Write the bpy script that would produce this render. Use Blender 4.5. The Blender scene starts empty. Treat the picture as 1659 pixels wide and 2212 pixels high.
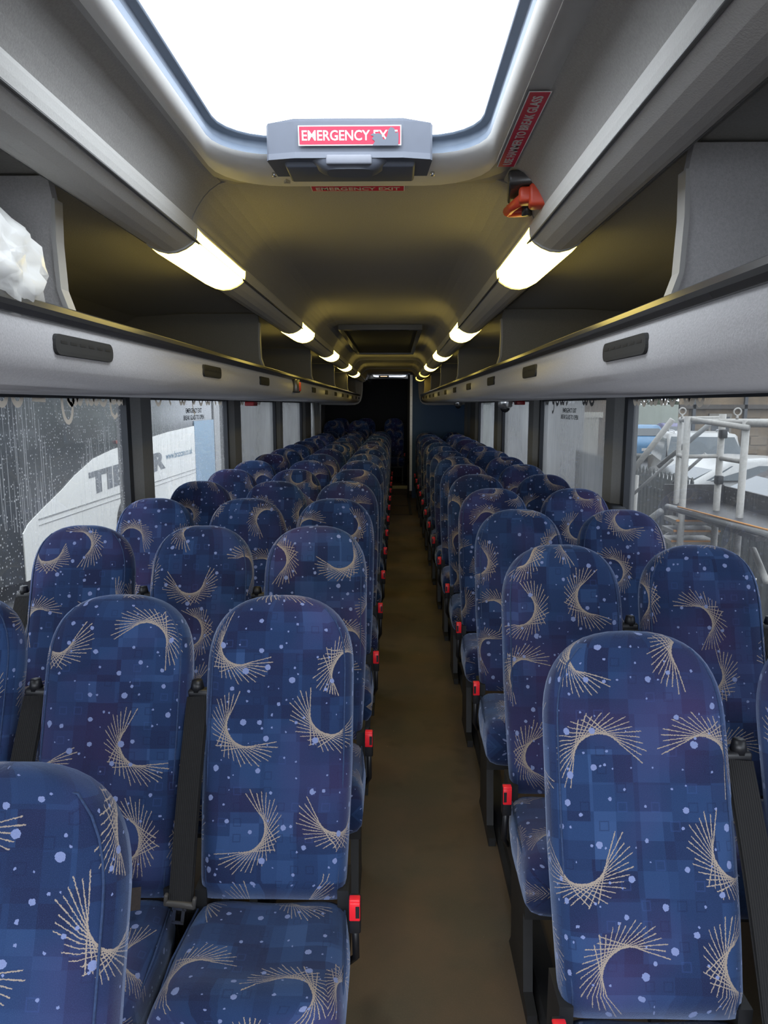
import bpy, bmesh, math, random
from mathutils import Vector, Matrix
C = bpy.context.scene.collection
R = math.radians
random.seed(7)
S = bpy.context.scene

# ------------------------------------------------------------------ camera
cam_d = bpy.data.cameras.new('camera'); cam = bpy.data.objects.new('camera', cam_d); C.objects.link(cam)
cam_d.sensor_fit = 'HORIZONTAL'; cam_d.sensor_width = 36.0
cam_d.lens = 1534.0 / 1659.0 * 36.0
cam_d.clip_start = 0.02; cam_d.clip_end = 300
cam.location = (0, 0, 1.5)
cam.rotation_euler = (math.pi / 2 - 0.15010, 0, 0.01549)
S.camera = cam

# ------------------------------------------------------------------ sky
W = bpy.data.worlds.new('overcast_sky'); S.world = W; W.use_nodes = True
wn = W.node_tree; wn.nodes.clear()
SKY = 8.0
_o = wn.nodes.new('ShaderNodeOutputWorld'); _b = wn.nodes.new('ShaderNodeBackground')
_tc = wn.nodes.new('ShaderNodeTexCoord'); _sx = wn.nodes.new('ShaderNodeSeparateXYZ'); _r = wn.nodes.new('ShaderNodeValToRGB')
_r.color_ramp.elements[0].position = 0.0; _r.color_ramp.elements[0].color = (0.80, 0.86, 0.95, 1)
_r.color_ramp.elements[1].position = 0.8; _r.color_ramp.elements[1].color = (0.90, 0.95, 1.0, 1)
wn.links.new(_tc.outputs['Generated'], _sx.inputs[0]); wn.links.new(_sx.outputs[2], _r.inputs[0])
wn.links.new(_r.outputs[0], _b.inputs[0]); _b.inputs[1].default_value = SKY; wn.links.new(_b.outputs[0], _o.inputs[0])

def portal(name, loc, rot, sx, sy):
    l = bpy.data.lights.new(name, 'AREA'); l.shape = 'RECTANGLE'; l.size = sx; l.size_y = sy
    l.cycles.is_portal = True
    o = bpy.data.objects.new(name, l); o.location = loc; o.rotation_euler = rot; C.objects.link(o)
CX0 = -0.075                        # centreline of the coach
portal('windscreen_portal', (CX0, -1.33, 1.15), (R(90), 0, 0), 2.3, 1.7)
portal('hatch_portal', (CX0, 1.1, 2.2), (0, 0, 0), 0.6, 0.95)
portal('left_window_portal', (CX0 - 1.25, 5.0, 1.12), (0, R(-90), 0), 0.84, 12.4)
portal('right_window_portal', (CX0 + 1.25, 5.0, 1.12), (0, R(90), 0), 0.84, 12.4)

S.view_settings.view_transform = 'Standard'; S.view_settings.look = 'None'
S.view_settings.gamma = 1; S.view_settings.use_curve_mapping = False
S.view_settings.exposure = 0.0
S.cycles.max_bounces = 7; S.cycles.diffuse_bounces = 4; S.cycles.transparent_max_bounces = 12
S.cycles.sample_clamp_indirect = 6.0
S.cycles.caustics_reflective = False; S.cycles.caustics_refractive = False

# ------------------------------------------------------------------ node helpers
class NT:
    def __init__(s, name):
        s.m = bpy.data.materials.new(name); s.m.use_nodes = True; s.t = s.m.node_tree; s.t.nodes.clear()
        s.out = s.t.nodes.new('ShaderNodeOutputMaterial')
    def n(s, typ, **kw):
        x = s.t.nodes.new('ShaderNode' + typ)
        for k, v in kw.items(): setattr(x, k, v)
        return x
    def set(s, inp, v):
        if isinstance(v, bpy.types.NodeSocket): s.t.links.new(v, inp)
        else: inp.default_value = v
    def math(s, op, a, b=0.0, c=0.0, clamp=False):
        x = s.n('Math', operation=op, use_clamp=clamp)
        s.set(x.inputs[0], a); s.set(x.inputs[1], b); s.set(x.inputs[2], c)
        return x.outputs[0]
    def vm(s, op, a, b=(0, 0, 0), sc=None):
        x = s.n('VectorMath', operation=op); s.set(x.inputs[0], a); s.set(x.inputs[1], b)
        if sc is not None: s.set(x.inputs['Scale'], sc)
        return x.outputs[1] if op in ('LENGTH', 'DOT_PRODUCT', 'DISTANCE') else x.outputs[0]
    def noise(s, vec, scale, detail=2, rough=0.5, dim='3D'):
        x = s.n('TexNoise', noise_dimensions=dim)
        if vec is not None: s.set(x.inputs['Vector'], vec)
        x.inputs['Scale'].default_value = scale; x.inputs['Detail'].default_value = detail; x.inputs['Roughness'].default_value = rough
        return x.outputs['Fac']
    def ramp(s, f, stops):
        x = s.n('ValToRGB'); e = x.color_ramp.elements
        while len(e) < len(stops): e.new(0.5)
        for i, (p, c) in enumerate(stops):
            e[i].position = p; e[i].color = (*c, 1) if len(c) == 3 else c
        s.set(x.inputs[0], f); return x.outputs[0]
    def mix(s, f, a, b, blend='MIX'):
        x = s.n('Mix', data_type='RGBA', blend_type=blend)
        s.set(x.inputs[0], f)
        s.set(x.inputs[6], a if isinstance(a, bpy.types.NodeSocket) else (*a, 1))
        s.set(x.inputs[7], b if isinstance(b, bpy.types.NodeSocket) else (*b, 1))
        return x.outputs[2]
    def wn(s, vec):
        x = s.n('TexWhiteNoise', noise_dimensions='3D'); s.set(x.inputs['Vector'], vec); return x
    def princ(s, col, rough=0.5, **kw):
        p = s.n('BsdfPrincipled')
        s.set(p.inputs['Base Color'], col if isinstance(col, bpy.types.NodeSocket) else (*col, 1))
        s.set(p.inputs['Roughness'], rough)
        for k, v in kw.items(): s.set(p.inputs[k], v)
        s.t.links.new(p.outputs[0], s.out.inputs[0]); return p
    def bump(s, p, h, strength=0.3, dist=0.002):
        b = s.n('Bump'); b.inputs['Strength'].default_value = strength; b.inputs['Distance'].default_value = dist
        s.set(b.inputs['Height'], h); s.t.links.new(b.outputs[0], p.inputs['Normal'])

def plain(name, col, rough=0.5, metal=0.0, var=0.12, scale=30, bump=0.0, **kw):
    t = NT(name); tc = t.n('TexCoord').outputs['Object']
    f = t.noise(tc, scale, 3)
    c = t.mix(f, tuple(x * (1 - var) for x in col), tuple(min(1, x * (1 + var)) for x in col))
    p = t.princ(c, rough, Metallic=metal, **kw)
    if bump: t.bump(p, t.noise(tc, scale * 6, 2), bump)
    return t.m

def carpet(name, col, grain=260, var=0.22, blotch=2.5, bvar=0.1):
    t = NT(name); tc = t.n('TexCoord').outputs['Object']
    g = t.noise(tc, grain, 2, 0.7); b = t.noise(tc, blotch, 3)
    c = t.mix(g, tuple(x * (1 - var) for x in col), tuple(x * (1 + var) for x in col))
    c = t.mix(t.math('MULTIPLY', t.math('SUBTRACT', b, 0.5), 2 * bvar, clamp=True), c, tuple(x * 0.45 for x in col))
    p = t.princ(c, 0.95, **{'Sheen Weight': 0.15, 'Sheen Roughness': 0.5, 'Specular IOR Level': 0.2})
    t.bump(p, g, 0.35, 0.002); return t.m

def fabric():
    """woven moquette: navy patchwork, string-art fans in fawn, pale blue spots"""
    t = NT('starburst_moquette')
    uv = t.n('UVMap').outputs[0]; rnd = t.n('ObjectInfo').outputs['Random']
    off = t.n('CombineXYZ'); t.set(off.inputs[0], t.math('MULTIPLY', rnd, 37.0)); t.set(off.inputs[1], t.math('MULTIPLY', rnd, 53.0))
    p = t.vm('ADD', uv, off.outputs[0])
    wob = t.n('TexNoise', noise_dimensions='2D'); t.set(wob.inputs['Vector'], p); wob.inputs['Scale'].default_value = 330
    wob.inputs['Detail'].default_value = 1
    wv = t.vm('SCALE', t.vm('SUBTRACT', wob.outputs['Color'], (0.5, 0.5, 0.5)), sc=0.0028)
    pw = t.vm('ADD', p, wv)
    # fans
    v = t.n('TexVoronoi', voronoi_dimensions='2D', feature='F1'); t.set(v.inputs['Vector'], pw)
    v.inputs['Scale'].default_value = 1 / 0.198; v.inputs['Randomness'].default_value = 0.5
    pos = v.outputs['Position']
    loc = t.vm('SUBTRACT', pw, pos)
    cell = t.wn(t.vm('SCALE', pos, sc=91.7))
    rot = t.n('VectorRotate', rotation_type='Z_AXIS'); t.set(rot.inputs['Vector'], loc)
    t.set(rot.inputs['Angle'], t.math('MULTIPLY', cell.outputs['Value'], 6.2832))
    q = t.vm('MULTIPLY', rot.outputs[0], (1.0, 0.80, 0)); q = t.vm('ADD', q, (0.014, 0, 0))
    sx = t.n('SeparateXYZ'); t.set(sx.inputs[0], q)
    rho = t.vm('LENGTH', q); th = t.math('ARCTAN2', sx.outputs[1], sx.outputs[0])
    r0 = 0.036; D = R(9.4)
    al = t.math('ARCCOSINE', t.math('MINIMUM', t.math('DIVIDE', r0, t.math('MAXIMUM', rho, 0.001)), 1.0))
    tl = t.math('SQRT', t.math('MAXIMUM', t.math('SUBTRACT', t.math('MULTIPLY', rho, rho), r0 * r0), 0.0))
    outside = t.math('GREATER_THAN', rho, r0 - 0.0006)
    masks = []
    for sgn in (-1, 1):
        ph = t.math('ADD', th, t.math('MULTIPLY', al, sgn))
        k = t.math('ROUND', t.math('DIVIDE', ph, D)); pk = t.math('MULTIPLY', k, D)
        d = t.math('MULTIPLY', t.math('ABSOLUTE', t.math('SUBTRACT', ph, pk)), t.math('MAXIMUM', tl, 0.003))
        on = t.math('LESS_THAN', d, 0.00082)
        rng = t.math('LESS_THAN', t.math('ABSOLUTE', pk), R(67))
        # each thread has its own length
        ln = t.math('ADD', 0.064, t.math('MULTIPLY', t.math('SINE', t.math('MULTIPLY', k, 2.3)), 0.005))
        ll = t.math('LESS_THAN', tl, ln)
        masks.append(t.math('MULTIPLY', t.math('MULTIPLY', on, rng), ll))
    fan = t.math('MULTIPLY', t.math('MAXIMUM', masks[0], masks[1]), outside)
    # spots
    def spots(scale, lo, hi, thr, seed):
        s = t.n('TexVoronoi', voronoi_dimensions='2D', feature='F1'); t.set(s.inputs['Vector'], t.vm('ADD', pw, (seed, seed * 2, 0)))
        s.inputs['Scale'].default_value = scale; s.inputs['Randomness'].default_value = 1.0
        sc = t.n('SeparateColor'); t.set(sc.inputs[0], s.outputs['Color'])
        rad = t.math('ADD', lo, t.math('MULTIPLY', sc.outputs[0], hi - lo))
        m = t.math('LESS_THAN', s.outputs['Distance'], t.math('MULTIPLY', rad, scale))
        return t.math('MULTIPLY', m, t.math('GREATER_THAN', sc.outputs[1], thr))
    sp = t.math('MAXIMUM', spots(1 / 0.058, 0.0028, 0.0075, 0.32, 3.1), spots(1 / 0.034, 0.0014, 0.0028, 0.66, 7.7))
    # patchwork
    def blocks(size, seed, ox):
        a = t.vm('ADD', p, (ox, seed, 0)); a = t.vm('DIVIDE', a, (size[0], size[1], 1)); a = t.vm('FLOOR', a)
        return t.wn(a).outputs['Value']
    b = t.math('ADD', t.math('MULTIPLY', blocks((0.075, 0.052), 1.7, 0.02), 0.5), t.math('MULTIPLY', blocks((0.046, 0.066), 4.3, 0.31), 0.5))
    col = t.ramp(b, [(0.12, (0.010, 0.015, 0.052)), (0.45, (0.012, 0.027, 0.082)), (0.70, (0.017, 0.042, 0.118)), (0.95, (0.031, 0.068, 0.170))])
    # small square outlines
    sqp = t.vm('DIVIDE', t.vm('ADD', p, (0.013, 0.021, 0)), (0.034, 0.034, 1)); sf = t.vm('FRACTION', sqp)
    sq = t.n('SeparateXYZ'); t.set(sq.inputs[0], t.vm('ABSOLUTE', t.vm('SUBTRACT', sf, (0.5, 0.5, 0))))
    box = t.math('MAXIMUM', sq.outputs[0], sq.outputs[1])
    ring = t.math('MULTIPLY', t.math('GREATER_THAN', box, 0.20), t.math('LESS_THAN', box, 0.27))
    rw = t.wn(t.vm('FLOOR', sqp)).outputs['Value']
    dark = t.math('MULTIPLY', ring, t.math('GREATER_THAN', rw, 0.72))
    light = t.math('MULTIPLY', ring, t.math('LESS_THAN', rw, 0.10))
    col = t.mix(t.math('MULTIPLY', dark, 0.35), col, (0.006, 0.008, 0.04))
    col = t.mix(t.math('MULTIPLY', light, 0.16), col, (0.05, 0.10, 0.30))
    # violet tint in soft noise, different from seat to seat
    vio = t.noise(t.vm('ADD', t.vm('MULTIPLY', uv, (1, 1, 0)), off.outputs[0]), 3.2, 2)
    vf = t.math('MULTIPLY', t.math('SUBTRACT', vio, 0.47), 3.0, clamp=True)
    col = t.mix(t.math('MULTIPLY', vf, 0.55), col, (0.080, 0.040, 0.125))
    weave = t.noise(p, 900, 1, 0.6, '2D')
    thread = t.mix(weave, (0.20, 0.16, 0.13), (0.46, 0.38, 0.30))
    spotc = t.mix(weave, (0.13, 0.165, 0.33), (0.26, 0.31, 0.52))
    col = t.mix(fan, col, thread)
    col = t.mix(sp, col, spotc)
    col = t.mix(t.math('MULTIPLY', t.math('SUBTRACT', weave, 0.5), 0.7, clamp=True), col, (0.08, 0.13, 0.30))
    pr = t.princ(col, 0.9, **{'Sheen Weight': 0.60, 'Sheen Roughness': 0.36, 'Sheen Tint': (0.55, 0.68, 1.0, 1), 'Specular IOR Level': 0.2})
    t.bump(pr, weave, 0.4, 0.0012)
    return t.m

def glass_mat(name, side, tint=0.34, haze=0.30, drops=0.5, seed=0.0):
    t = NT(name); g = t.n('TexCoord').outputs['Object']
    st = t.vm('MULTIPLY', g, (1, 26, 1.3)); st = t.vm('ADD', st, (seed, seed, seed))
    streak = t.noise(st, 2.0, 4, 0.65); cloud = t.noise(t.vm('ADD', g, (seed, 0, 0)), 1.7, 3)
    hz = t.math('MULTIPLY', t.math('ADD', t.math('MULTIPLY', streak, 0.55), t.math('MULTIPLY', cloud, 0.95)), haze)
    lw = t.n('LayerWeight'); lw.inputs['Blend'].default_value = 0.5
    path = t.math('ADD', 0.22, t.math('MULTIPLY', t.math('POWER', lw.outputs['Facing'], 3.0), 1.15))   # dirt film looked through obliquely
    hz = t.math('MULTIPLY', hz, path, clamp=True)
    # rain drops and runs
    dv = t.n('TexVoronoi', voronoi_dimensions='2D'); m = t.n('CombineXYZ'); s = t.n('SeparateXYZ'); t.set(s.inputs[0], g)
    t.set(m.inputs[0], s.outputs[1]); t.set(m.inputs[1], s.outputs[2]); t.set(dv.inputs['Vector'], m.outputs[0]); dv.inputs['Scale'].default_value = 75
    dc = t.n('SeparateColor'); t.set(dc.inputs[0], dv.outputs['Color'])
    dm = t.math('MULTIPLY', t.math('LESS_THAN', dv.outputs['Distance'], t.math('MULTIPLY', dc.outputs[0], 0.30)), t.math('GREATER_THAN', dc.outputs[1], 0.45))
    rv = t.vm('MULTIPLY', m.outputs[0], (95, 1.4, 0)); rn = t.n('TexVoronoi', voronoi_dimensions='2D'); t.set(rn.inputs['Vector'], t.vm('ADD', rv, (seed, 0, 0)))
    rn.inputs['Scale'].default_value = 1.0
    rm = t.math('MULTIPLY', t.math('LESS_THAN', rn.outputs['Distance'], 0.21), t.math('GREATER_THAN', cloud, 0.45))
    wet = t.math('MULTIPLY', t.math('MAXIMUM', dm, t.math('MULTIPLY', rm, 0.75)), drops)
    tr = t.n('BsdfTransparent'); tr.inputs[0].default_value = (tint * 0.97, tint, tint * 1.02, 1)
    gl = t.n('BsdfGlossy'); gl.inputs['Roughness'].default_value = 0.03; gl.inputs[0].default_value = (0.9, 0.93, 1, 1)
    fr = t.math('ADD', 0.045, t.math('MULTIPLY', t.math('POWER', lw.outputs['Facing'], 4.2), 0.75))
    m1 = t.n('MixShader'); t.set(m1.inputs[0], fr); t.t.links.new(tr.outputs[0], m1.inputs[1]); t.t.links.new(gl.outputs[0], m1.inputs[2])
    tl = t.n('BsdfTranslucent'); tl.inputs[0].default_value = (0.13, 0.135, 0.14, 1)
    df = t.n('BsdfDiffuse'); df.inputs[0].default_value = (0.34, 0.35, 0.37, 1)
    ad = t.n('AddShader'); t.t.links.new(tl.outputs[0], ad.inputs[0]); t.t.links.new(df.outputs[0], ad.inputs[1])
    m2 = t.n('MixShader'); t.set(m2.inputs[0], t.math('MAXIMUM', hz, t.math('MULTIPLY', wet, 0.55)))
    t.t.links.new(m1.outputs[0], m2.inputs[1]); t.t.links.new(ad.outputs[0], m2.inputs[2])
    t.t.links.new(m2.outputs[0], t.out.inputs[0])
    return t.m

def emit(name, col, st):
    t = NT(name); e = t.n('Emission'); e.inputs[0].default_value = (*col, 1); e.inputs[1].default_value = st
    t.t.links.new(e.outputs[0], t.out.inputs[0]); return t.m

M = dict(
    fabric=fabric(),
    piping=plain('piping_cloth', (0.022, 0.045, 0.115), 0.9, var=0.5, scale=220),
    black=plain('black_plastic', (0.012, 0.012, 0.014), 0.42, var=0.3),
    blackmetal=plain('black_scuffed_metal', (0.014, 0.014, 0.015), 0.5, var=0.6, scale=14),
    belt=None, red=plain('red_plastic', (0.85, 0.018, 0.03), 0.35, var=0.05, **{'Emission Color': (0, 0, 0, 1)}),
    steel=plain('chromed_steel', (0.55, 0.55, 0.57), 0.25, metal=1.0, var=0.1),
    alu=plain('aluminium', (0.62, 0.60, 0.55), 0.4, metal=0.6, var=0.1),
    ceilc=carpet('grey_ceiling_carpet', (0.31, 0.30, 0.285)),
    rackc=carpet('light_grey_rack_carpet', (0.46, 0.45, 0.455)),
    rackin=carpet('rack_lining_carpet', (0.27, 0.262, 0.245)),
    cove=carpet('grey_cove_cloth', (0.54, 0.53, 0.505), grain=320, var=0.1),
    rail=plain('dark_satin_rail', (0.055, 0.054, 0.052), 0.26, var=0.12, scale=8),
    vent=plain('matt_charcoal_plastic', (0.045, 0.045, 0.045), 0.75, var=0.1, **{'Specular IOR Level': 0.15}),
    mould=plain('grey_hatch_moulding', (0.38, 0.375, 0.365), 0.5, var=0.05),
    trimw=plain('white_hatch_flange', (0.88, 0.87, 0.83), 0.45, var=0.04),
    recess=plain('bloom_tinted_hatch_recess', (0.16, 0.20, 0.26), 0.6, var=0.06),  # dark grey recess, with the blue bloom of the sky put into its colour
    unit=plain('slate_handle_plastic', (0.13, 0.145, 0.18), 0.5, var=0.06),
    white=plain('white_letter_vinyl', (0.85, 0.84, 0.82), 0.5, var=0.03),
    stick=plain('red_sticker', (0.58, 0.022, 0.065), 0.45, var=0.06),
    hammer=plain('orange_red_plastic', (0.62, 0.065, 0.025), 0.4, var=0.08),
    pillar=plain('grey_pillar_cloth', (0.19, 0.19, 0.188), 0.8, var=0.1, scale=90),
    seal=plain('dark_window_seal', (0.018, 0.021, 0.028), 0.6, var=0.2),
    sidewall=carpet('grey_side_trim', (0.14, 0.14, 0.145)),
    blue=plain('blue_laminate', (0.022, 0.085, 0.20), 0.5, var=0.12, scale=3),
    darkwall=plain('near_black_wall', (0.012, 0.013, 0.016), 0.7, var=0.2),
    lamp=emit('lamp_diffuser', (1.0, 0.76, 0.17), 8.5),
    lampdim=emit('warm_lamp_diffuser', (1.0, 0.66, 0.10), 4.0),
    amber=emit('small_exit_lamp', (1.0, 0.75, 0.45), 1.6),
    letter=plain('navy_letter_vinyl', (0.012, 0.015, 0.03), 0.6, var=0.05),
    script=None,
    curtain=plain('grey_curtain_cloth', (0.42, 0.42, 0.41), 0.9, var=0.15, scale=60),
)
def belt_mat():
    t = NT('black_webbing'); g = t.n('TexCoord').outputs['UV']
    s = t.n('SeparateXYZ'); t.set(s.inputs[0], g)
    w = t.math('SINE', t.math('MULTIPLY', s.outputs[0], 75.0))
    c = t.mix(t.math('MULTIPLY', t.math('ADD', w, 1), 0.5), (0.005, 0.005, 0.006), (0.014, 0.013, 0.0125))
    p = t.princ(c, 0.6, **{'Sheen Weight': 0.03, 'Specular IOR Level': 0.2}); t.bump(p, w, 0.5, 0.001); return t.m
M['belt'] = belt_mat()
def vinyl_film():
    t = NT('fawn_script_vinyl'); a = t.n('BsdfTranslucent'); a.inputs[0].default_value = (0.42, 0.37, 0.31, 1); d = t.n('BsdfDiffuse'); d.inputs[0].default_value = (0.5, 0.45, 0.4, 1)
    m = t.n('MixShader'); m.inputs[0].default_value = 0.45; t.t.links.new(a.outputs[0], m.inputs[1]); t.t.links.new(d.outputs[0], m.inputs[2]); t.t.links.new(m.outputs[0], t.out.inputs[0]); return t.m
M['script'] = vinyl_film()
def floor_mat():
    t = NT('brown_aisle_vinyl'); g = t.n('TexCoord').outputs['Object']
    b = t.noise(g, 3.0, 4, 0.6); f = t.noise(g, 240, 2)
    c = t.ramp(b, [(0.35, (0.135, 0.092, 0.060)), (0.62, (0.095, 0.078, 0.054))])
    c = t.mix(t.math('MULTIPLY', t.math('SUBTRACT', f, 0.5), 1.2, clamp=True), c, (0.16, 0.12, 0.085))
    v = t.n('TexVoronoi', voronoi_dimensions='3D'); t.set(v.inputs['Vector'], g); v.inputs['Scale'].default_value = 13
    sc = t.n('SeparateColor'); t.set(sc.inputs[0], v.outputs['Color'])
    crumb = t.math('LESS_THAN', v.outputs['Distance'], t.math('MULTIPLY', sc.outputs[0], 0.035))
    c = t.mix(crumb, c, (0.45, 0.36, 0.22))
    sp = t.math('MULTIPLY', t.math('SUBTRACT', 0.40, t.noise(g, 5.5, 2)), 3.0, clamp=True)
    c = t.mix(sp, c, (0.03, 0.026, 0.02))
    p = t.princ(c, 0.6, **{'Specular IOR Level': 0.35}); t.bump(p, f, 0.25, 0.001); return t.m
M['floor'] = floor_mat()

# ------------------------------------------------------------------ mesh builder
class MB:
    def __init__(s): s.v = []; s.f = []; s.uv = {}; s.sm = []
    def add(s, vs, fs, smooth=False):
        b = len(s.v); s.v += [tuple(x) for x in vs]
        for f in fs: s.f.append(tuple(b + i for i in f)); s.sm.append(smooth)
        return b
    def box(s, x0, x1, y0, y1, z0, z1, mat=None):
        vs = [Vector(p) for p in ((x0, y0, z0), (x1, y0, z0), (x1, y1, z0), (x0, y1, z0), (x0, y0, z1), (x1, y0, z1), (x1, y1, z1), (x0, y1, z1))]
        if mat is not None: vs = [mat @ p for p in vs]
        s.add(vs, [(0, 3, 2, 1), (4, 5, 6, 7), (0, 1, 5, 4), (1, 2, 6, 5), (2, 3, 7, 6), (3, 0, 4, 7)])
    def rbox(s, x0, x1, y0, y1, z0, z1, r=0.01, seg=3, mat=None, smooth=True):
        bm = bmesh.new(); bmesh.ops.create_cube(bm, size=1)
        for v in bm.verts: v.co = Vector(((x0 + x1) / 2 + v.co.x * (x1 - x0), (y0 + y1) / 2 + v.co.y * (y1 - y0), (z0 + z1) / 2 + v.co.z * (z1 - z0)))
        bmesh.ops.bevel(bm, geom=bm.edges[:], offset=r, segments=seg, affect='EDGES', profile=0.5)
        s.from_bm(bm, mat, smooth)
    def from_bm(s, bm, mat=None, smooth=True):
        bm.verts.index_update()
        vs = [(mat @ v.co) if mat is not None else v.co.copy() for v in bm.verts]
        s.add(vs, [tuple(v.index for v in f.verts) for f in bm.faces], smooth); bm.free()
    def tube(s, pts, r, n=8, cap=True, smooth=True):
        pts = [Vector(p) for p in pts]; rings = []
        prev = None
        for i, p in enumerate(pts):
            d = (pts[min(i + 1, len(pts) - 1)] - pts[max(i - 1, 0)]).normalized()
            if prev is None:
                a = d.orthogonal().normalized()
            else:
                a = (prev - d * prev.dot(d)).normalized()
            prev = a; b = d.cross(a)
            rr = r[i] if isinstance(r, (list, tuple)) else r
            rings.append([p + (a * math.cos(2 * math.pi * k / n) + b * math.sin(2 * math.pi * k / n)) * rr for k in range(n)])
        vs = [v for ring in rings for v in ring]; fs = []
        for i in range(len(rings) - 1):
            for k in range(n):
                k2 = (k + 1) % n; fs.append((i * n + k, i * n + k2, (i + 1) * n + k2, (i + 1) * n + k))
        if cap: fs.append(tuple(range(n))[::-1]); fs.append(tuple((len(rings) - 1) * n + k for k in range(n)))
        s.add(vs, fs, smooth)
    def prism(s, prof, axis, a, b, smooth=False, closed=True, cap=True):
        """prof = list of 2-D points; axis 'y': (x,z) profile run along y"""
        def P(u, w, t): return {'y': (u, t, w), 'x': (t, u, w), 'z': (u, w, t)}[axis]
        n = len(prof); vs = [P(u, w, a) for u, w in prof] + [P(u, w, b) for u, w in prof]
        fs = [(i, (i + 1) % n, n + (i + 1) % n, n + i) for i in range(n if closed else n - 1)]
        base = s.add(vs, fs, smooth)
        if closed and cap: s.f.append(tuple(base + i for i in range(n))[::-1]); s.sm.append(False); s.f.append(tuple(base + n + i for i in range(n))); s.sm.append(False)
    def ribbon(s, path, width_vecs, th=0.0016):
        """flat strap: path points and half width vectors"""
        n = len(path); vs = []; uvs = []
        for i, (p, w) in enumerate(zip(path, width_vecs)):
            p = Vector(p); w = Vector(w)
            d = (Vector(path[min(i + 1, n - 1)]) - Vector(path[max(i - 1, 0)])).normalized()
            nn = d.cross(w).normalized() * th / 2
            vs += [p - w + nn, p + w + nn, p + w - nn, p - w - nn]; uvs += [(0, i * 0.1), (1, i * 0.1), (1, i * 0.1), (0, i * 0.1)]
        fs = []
        for i in range(n - 1):
            for k in range(4):
                k2 = (k + 1) % 4; fs.append((4 * i + k, 4 * i + k2, 4 * i + 4 + k2, 4 * i + 4 + k))
        fs += [(3, 2, 1, 0), (4 * n - 4, 4 * n - 3, 4 * n - 2, 4 * n - 1)]
        b = s.add(vs, fs, False)
        for i, u in enumerate(uvs): s.uv[b + i] = u
    def build(s, name, mat, parent=None, loc=None, fix=True):
        me = bpy.data.meshes.new(name); me.from_pydata(s.v, [], s.f)
        if fix:
            bm = bmesh.new(); bm.from_mesh(me); bmesh.ops.recalc_face_normals(bm, faces=bm.faces[:]); bm.to_mesh(me); bm.free()
        me.polygons.foreach_set('use_smooth', s.sm)
        if s.uv:
            l = me.uv_layers.new(name='UVMap')
            for lp in me.loops: l.data[lp.index].uv = s.uv.get(lp.vertex_index, (0, 0))
        me.materials.append(mat); o = bpy.data.objects.new(name, me); C.objects.link(o)
        if parent is not None: o.parent = parent
        if loc is not None: o.location = loc
        return o

def empty(name, label, cat, loc=(0, 0, 0), rz=0.0, group=None):
    o = bpy.data.objects.new(name, None); C.objects.link(o); o.location = loc; o.rotation_euler = (0, 0, rz)
    o.empty_display_size = 0.05
    o['label'] = label; o['category'] = cat
    if group: o['group'] = group
    return o
def tag(o, label, cat, group=None):
    o['label'] = label; o['category'] = cat
    if group: o['group'] = group
    return o
def struct(o): o['kind'] = 'structure'; return o
def copy_tree(o, parent=None):
    c = o.copy(); C.objects.link(c)
    if parent is not None: c.parent = parent
    for ch in list(o.children): copy_tree(ch, c)
    return c
def text_mesh(name, txt, size, mat, parent, matrix, width=None, bold=0.0, th=0.0006, tall=None):
    """upright lettering centred on its origin, scaled to the wanted width / height"""
    cu = bpy.data.curves.new(name, 'FONT'); cu.body = txt; cu.size = size; cu.align_x = 'CENTER'; cu.align_y = 'CENTER'
    cu.offset = bold * size; cu.extrude = th / 2; cu.resolution_u = 3; cu.space_line = 1.0
    tmp = bpy.data.objects.new('tmp', cu); C.objects.link(tmp); bpy.context.view_layer.update()
    me = bpy.data.meshes.new_from_object(tmp.evaluated_get(bpy.context.evaluated_depsgraph_get()))
    bpy.data.objects.remove(tmp)
    xs = [v.co.x for v in me.vertices]; ys = [v.co.y for v in me.vertices]
    cx = (min(xs) + max(xs)) / 2; cy = (min(ys) + max(ys)) / 2
    fx = width / (max(xs) - min(xs)) if width else 1; fy = tall / (max(ys) - min(ys)) if tall else fx
    for v in me.vertices: v.co = matrix @ Vector(((v.co.x - cx) * fx, (v.co.y - cy) * fy, v.co.z))
    me.name = name; me.materials.clear(); me.materials.append(mat)
    o = bpy.data.objects.new(name, me); C.objects.link(o)
    if parent is not None: o.parent = parent
    return o
def frame(origin, xax, yax):
    x = Vector(xax).normalized(); y = Vector(yax); y = (y - x * y.dot(x)).normalized(); z = x.cross(y)
    m = Matrix((x, y, z)).transposed().to_4x4(); m.translation = Vector(origin); return m

# ================================================================== THE SHELL
XL, XR = CX0 - 1.235, CX0 + 1.235          # inner faces of the side walls
YF, YB = -1.30, 13.4
YC = 11.45                                  # where the racks and the last full row end
SILL, WTOP = 0.70, 1.545

# floor with its pieces
b = MB(); b.box(XL, XR, YF, YC + 0.45, -0.05, 0.0); floor = struct(b.build('floor', M['floor']))
b = MB(); b.box(XL, XR, YC + 0.45, YB, -0.05, 0.15); b.build('rear_platform', M['floor'], floor)
b = MB(); b.box(-0.14, 0.25, YC + 0.425, YC + 0.449, 0.10, 0.152); b.build('step_nosing', plain('brass_nosing', (0.35, 0.27, 0.10), 0.4, metal=0.5), floor)
for (x0, x1, y0, y1) in ((-0.10, 0.24, 9.66, 9.69), (-0.10, 0.24, 10.55, 10.565), (0.20, 0.24, 9.66, 11.6)):
    b = MB(); b.box(x0, x1, y0, y1, 0.0, 0.004); b.build('floor_hatch_edge', M['blackmetal'], floor)
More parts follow.
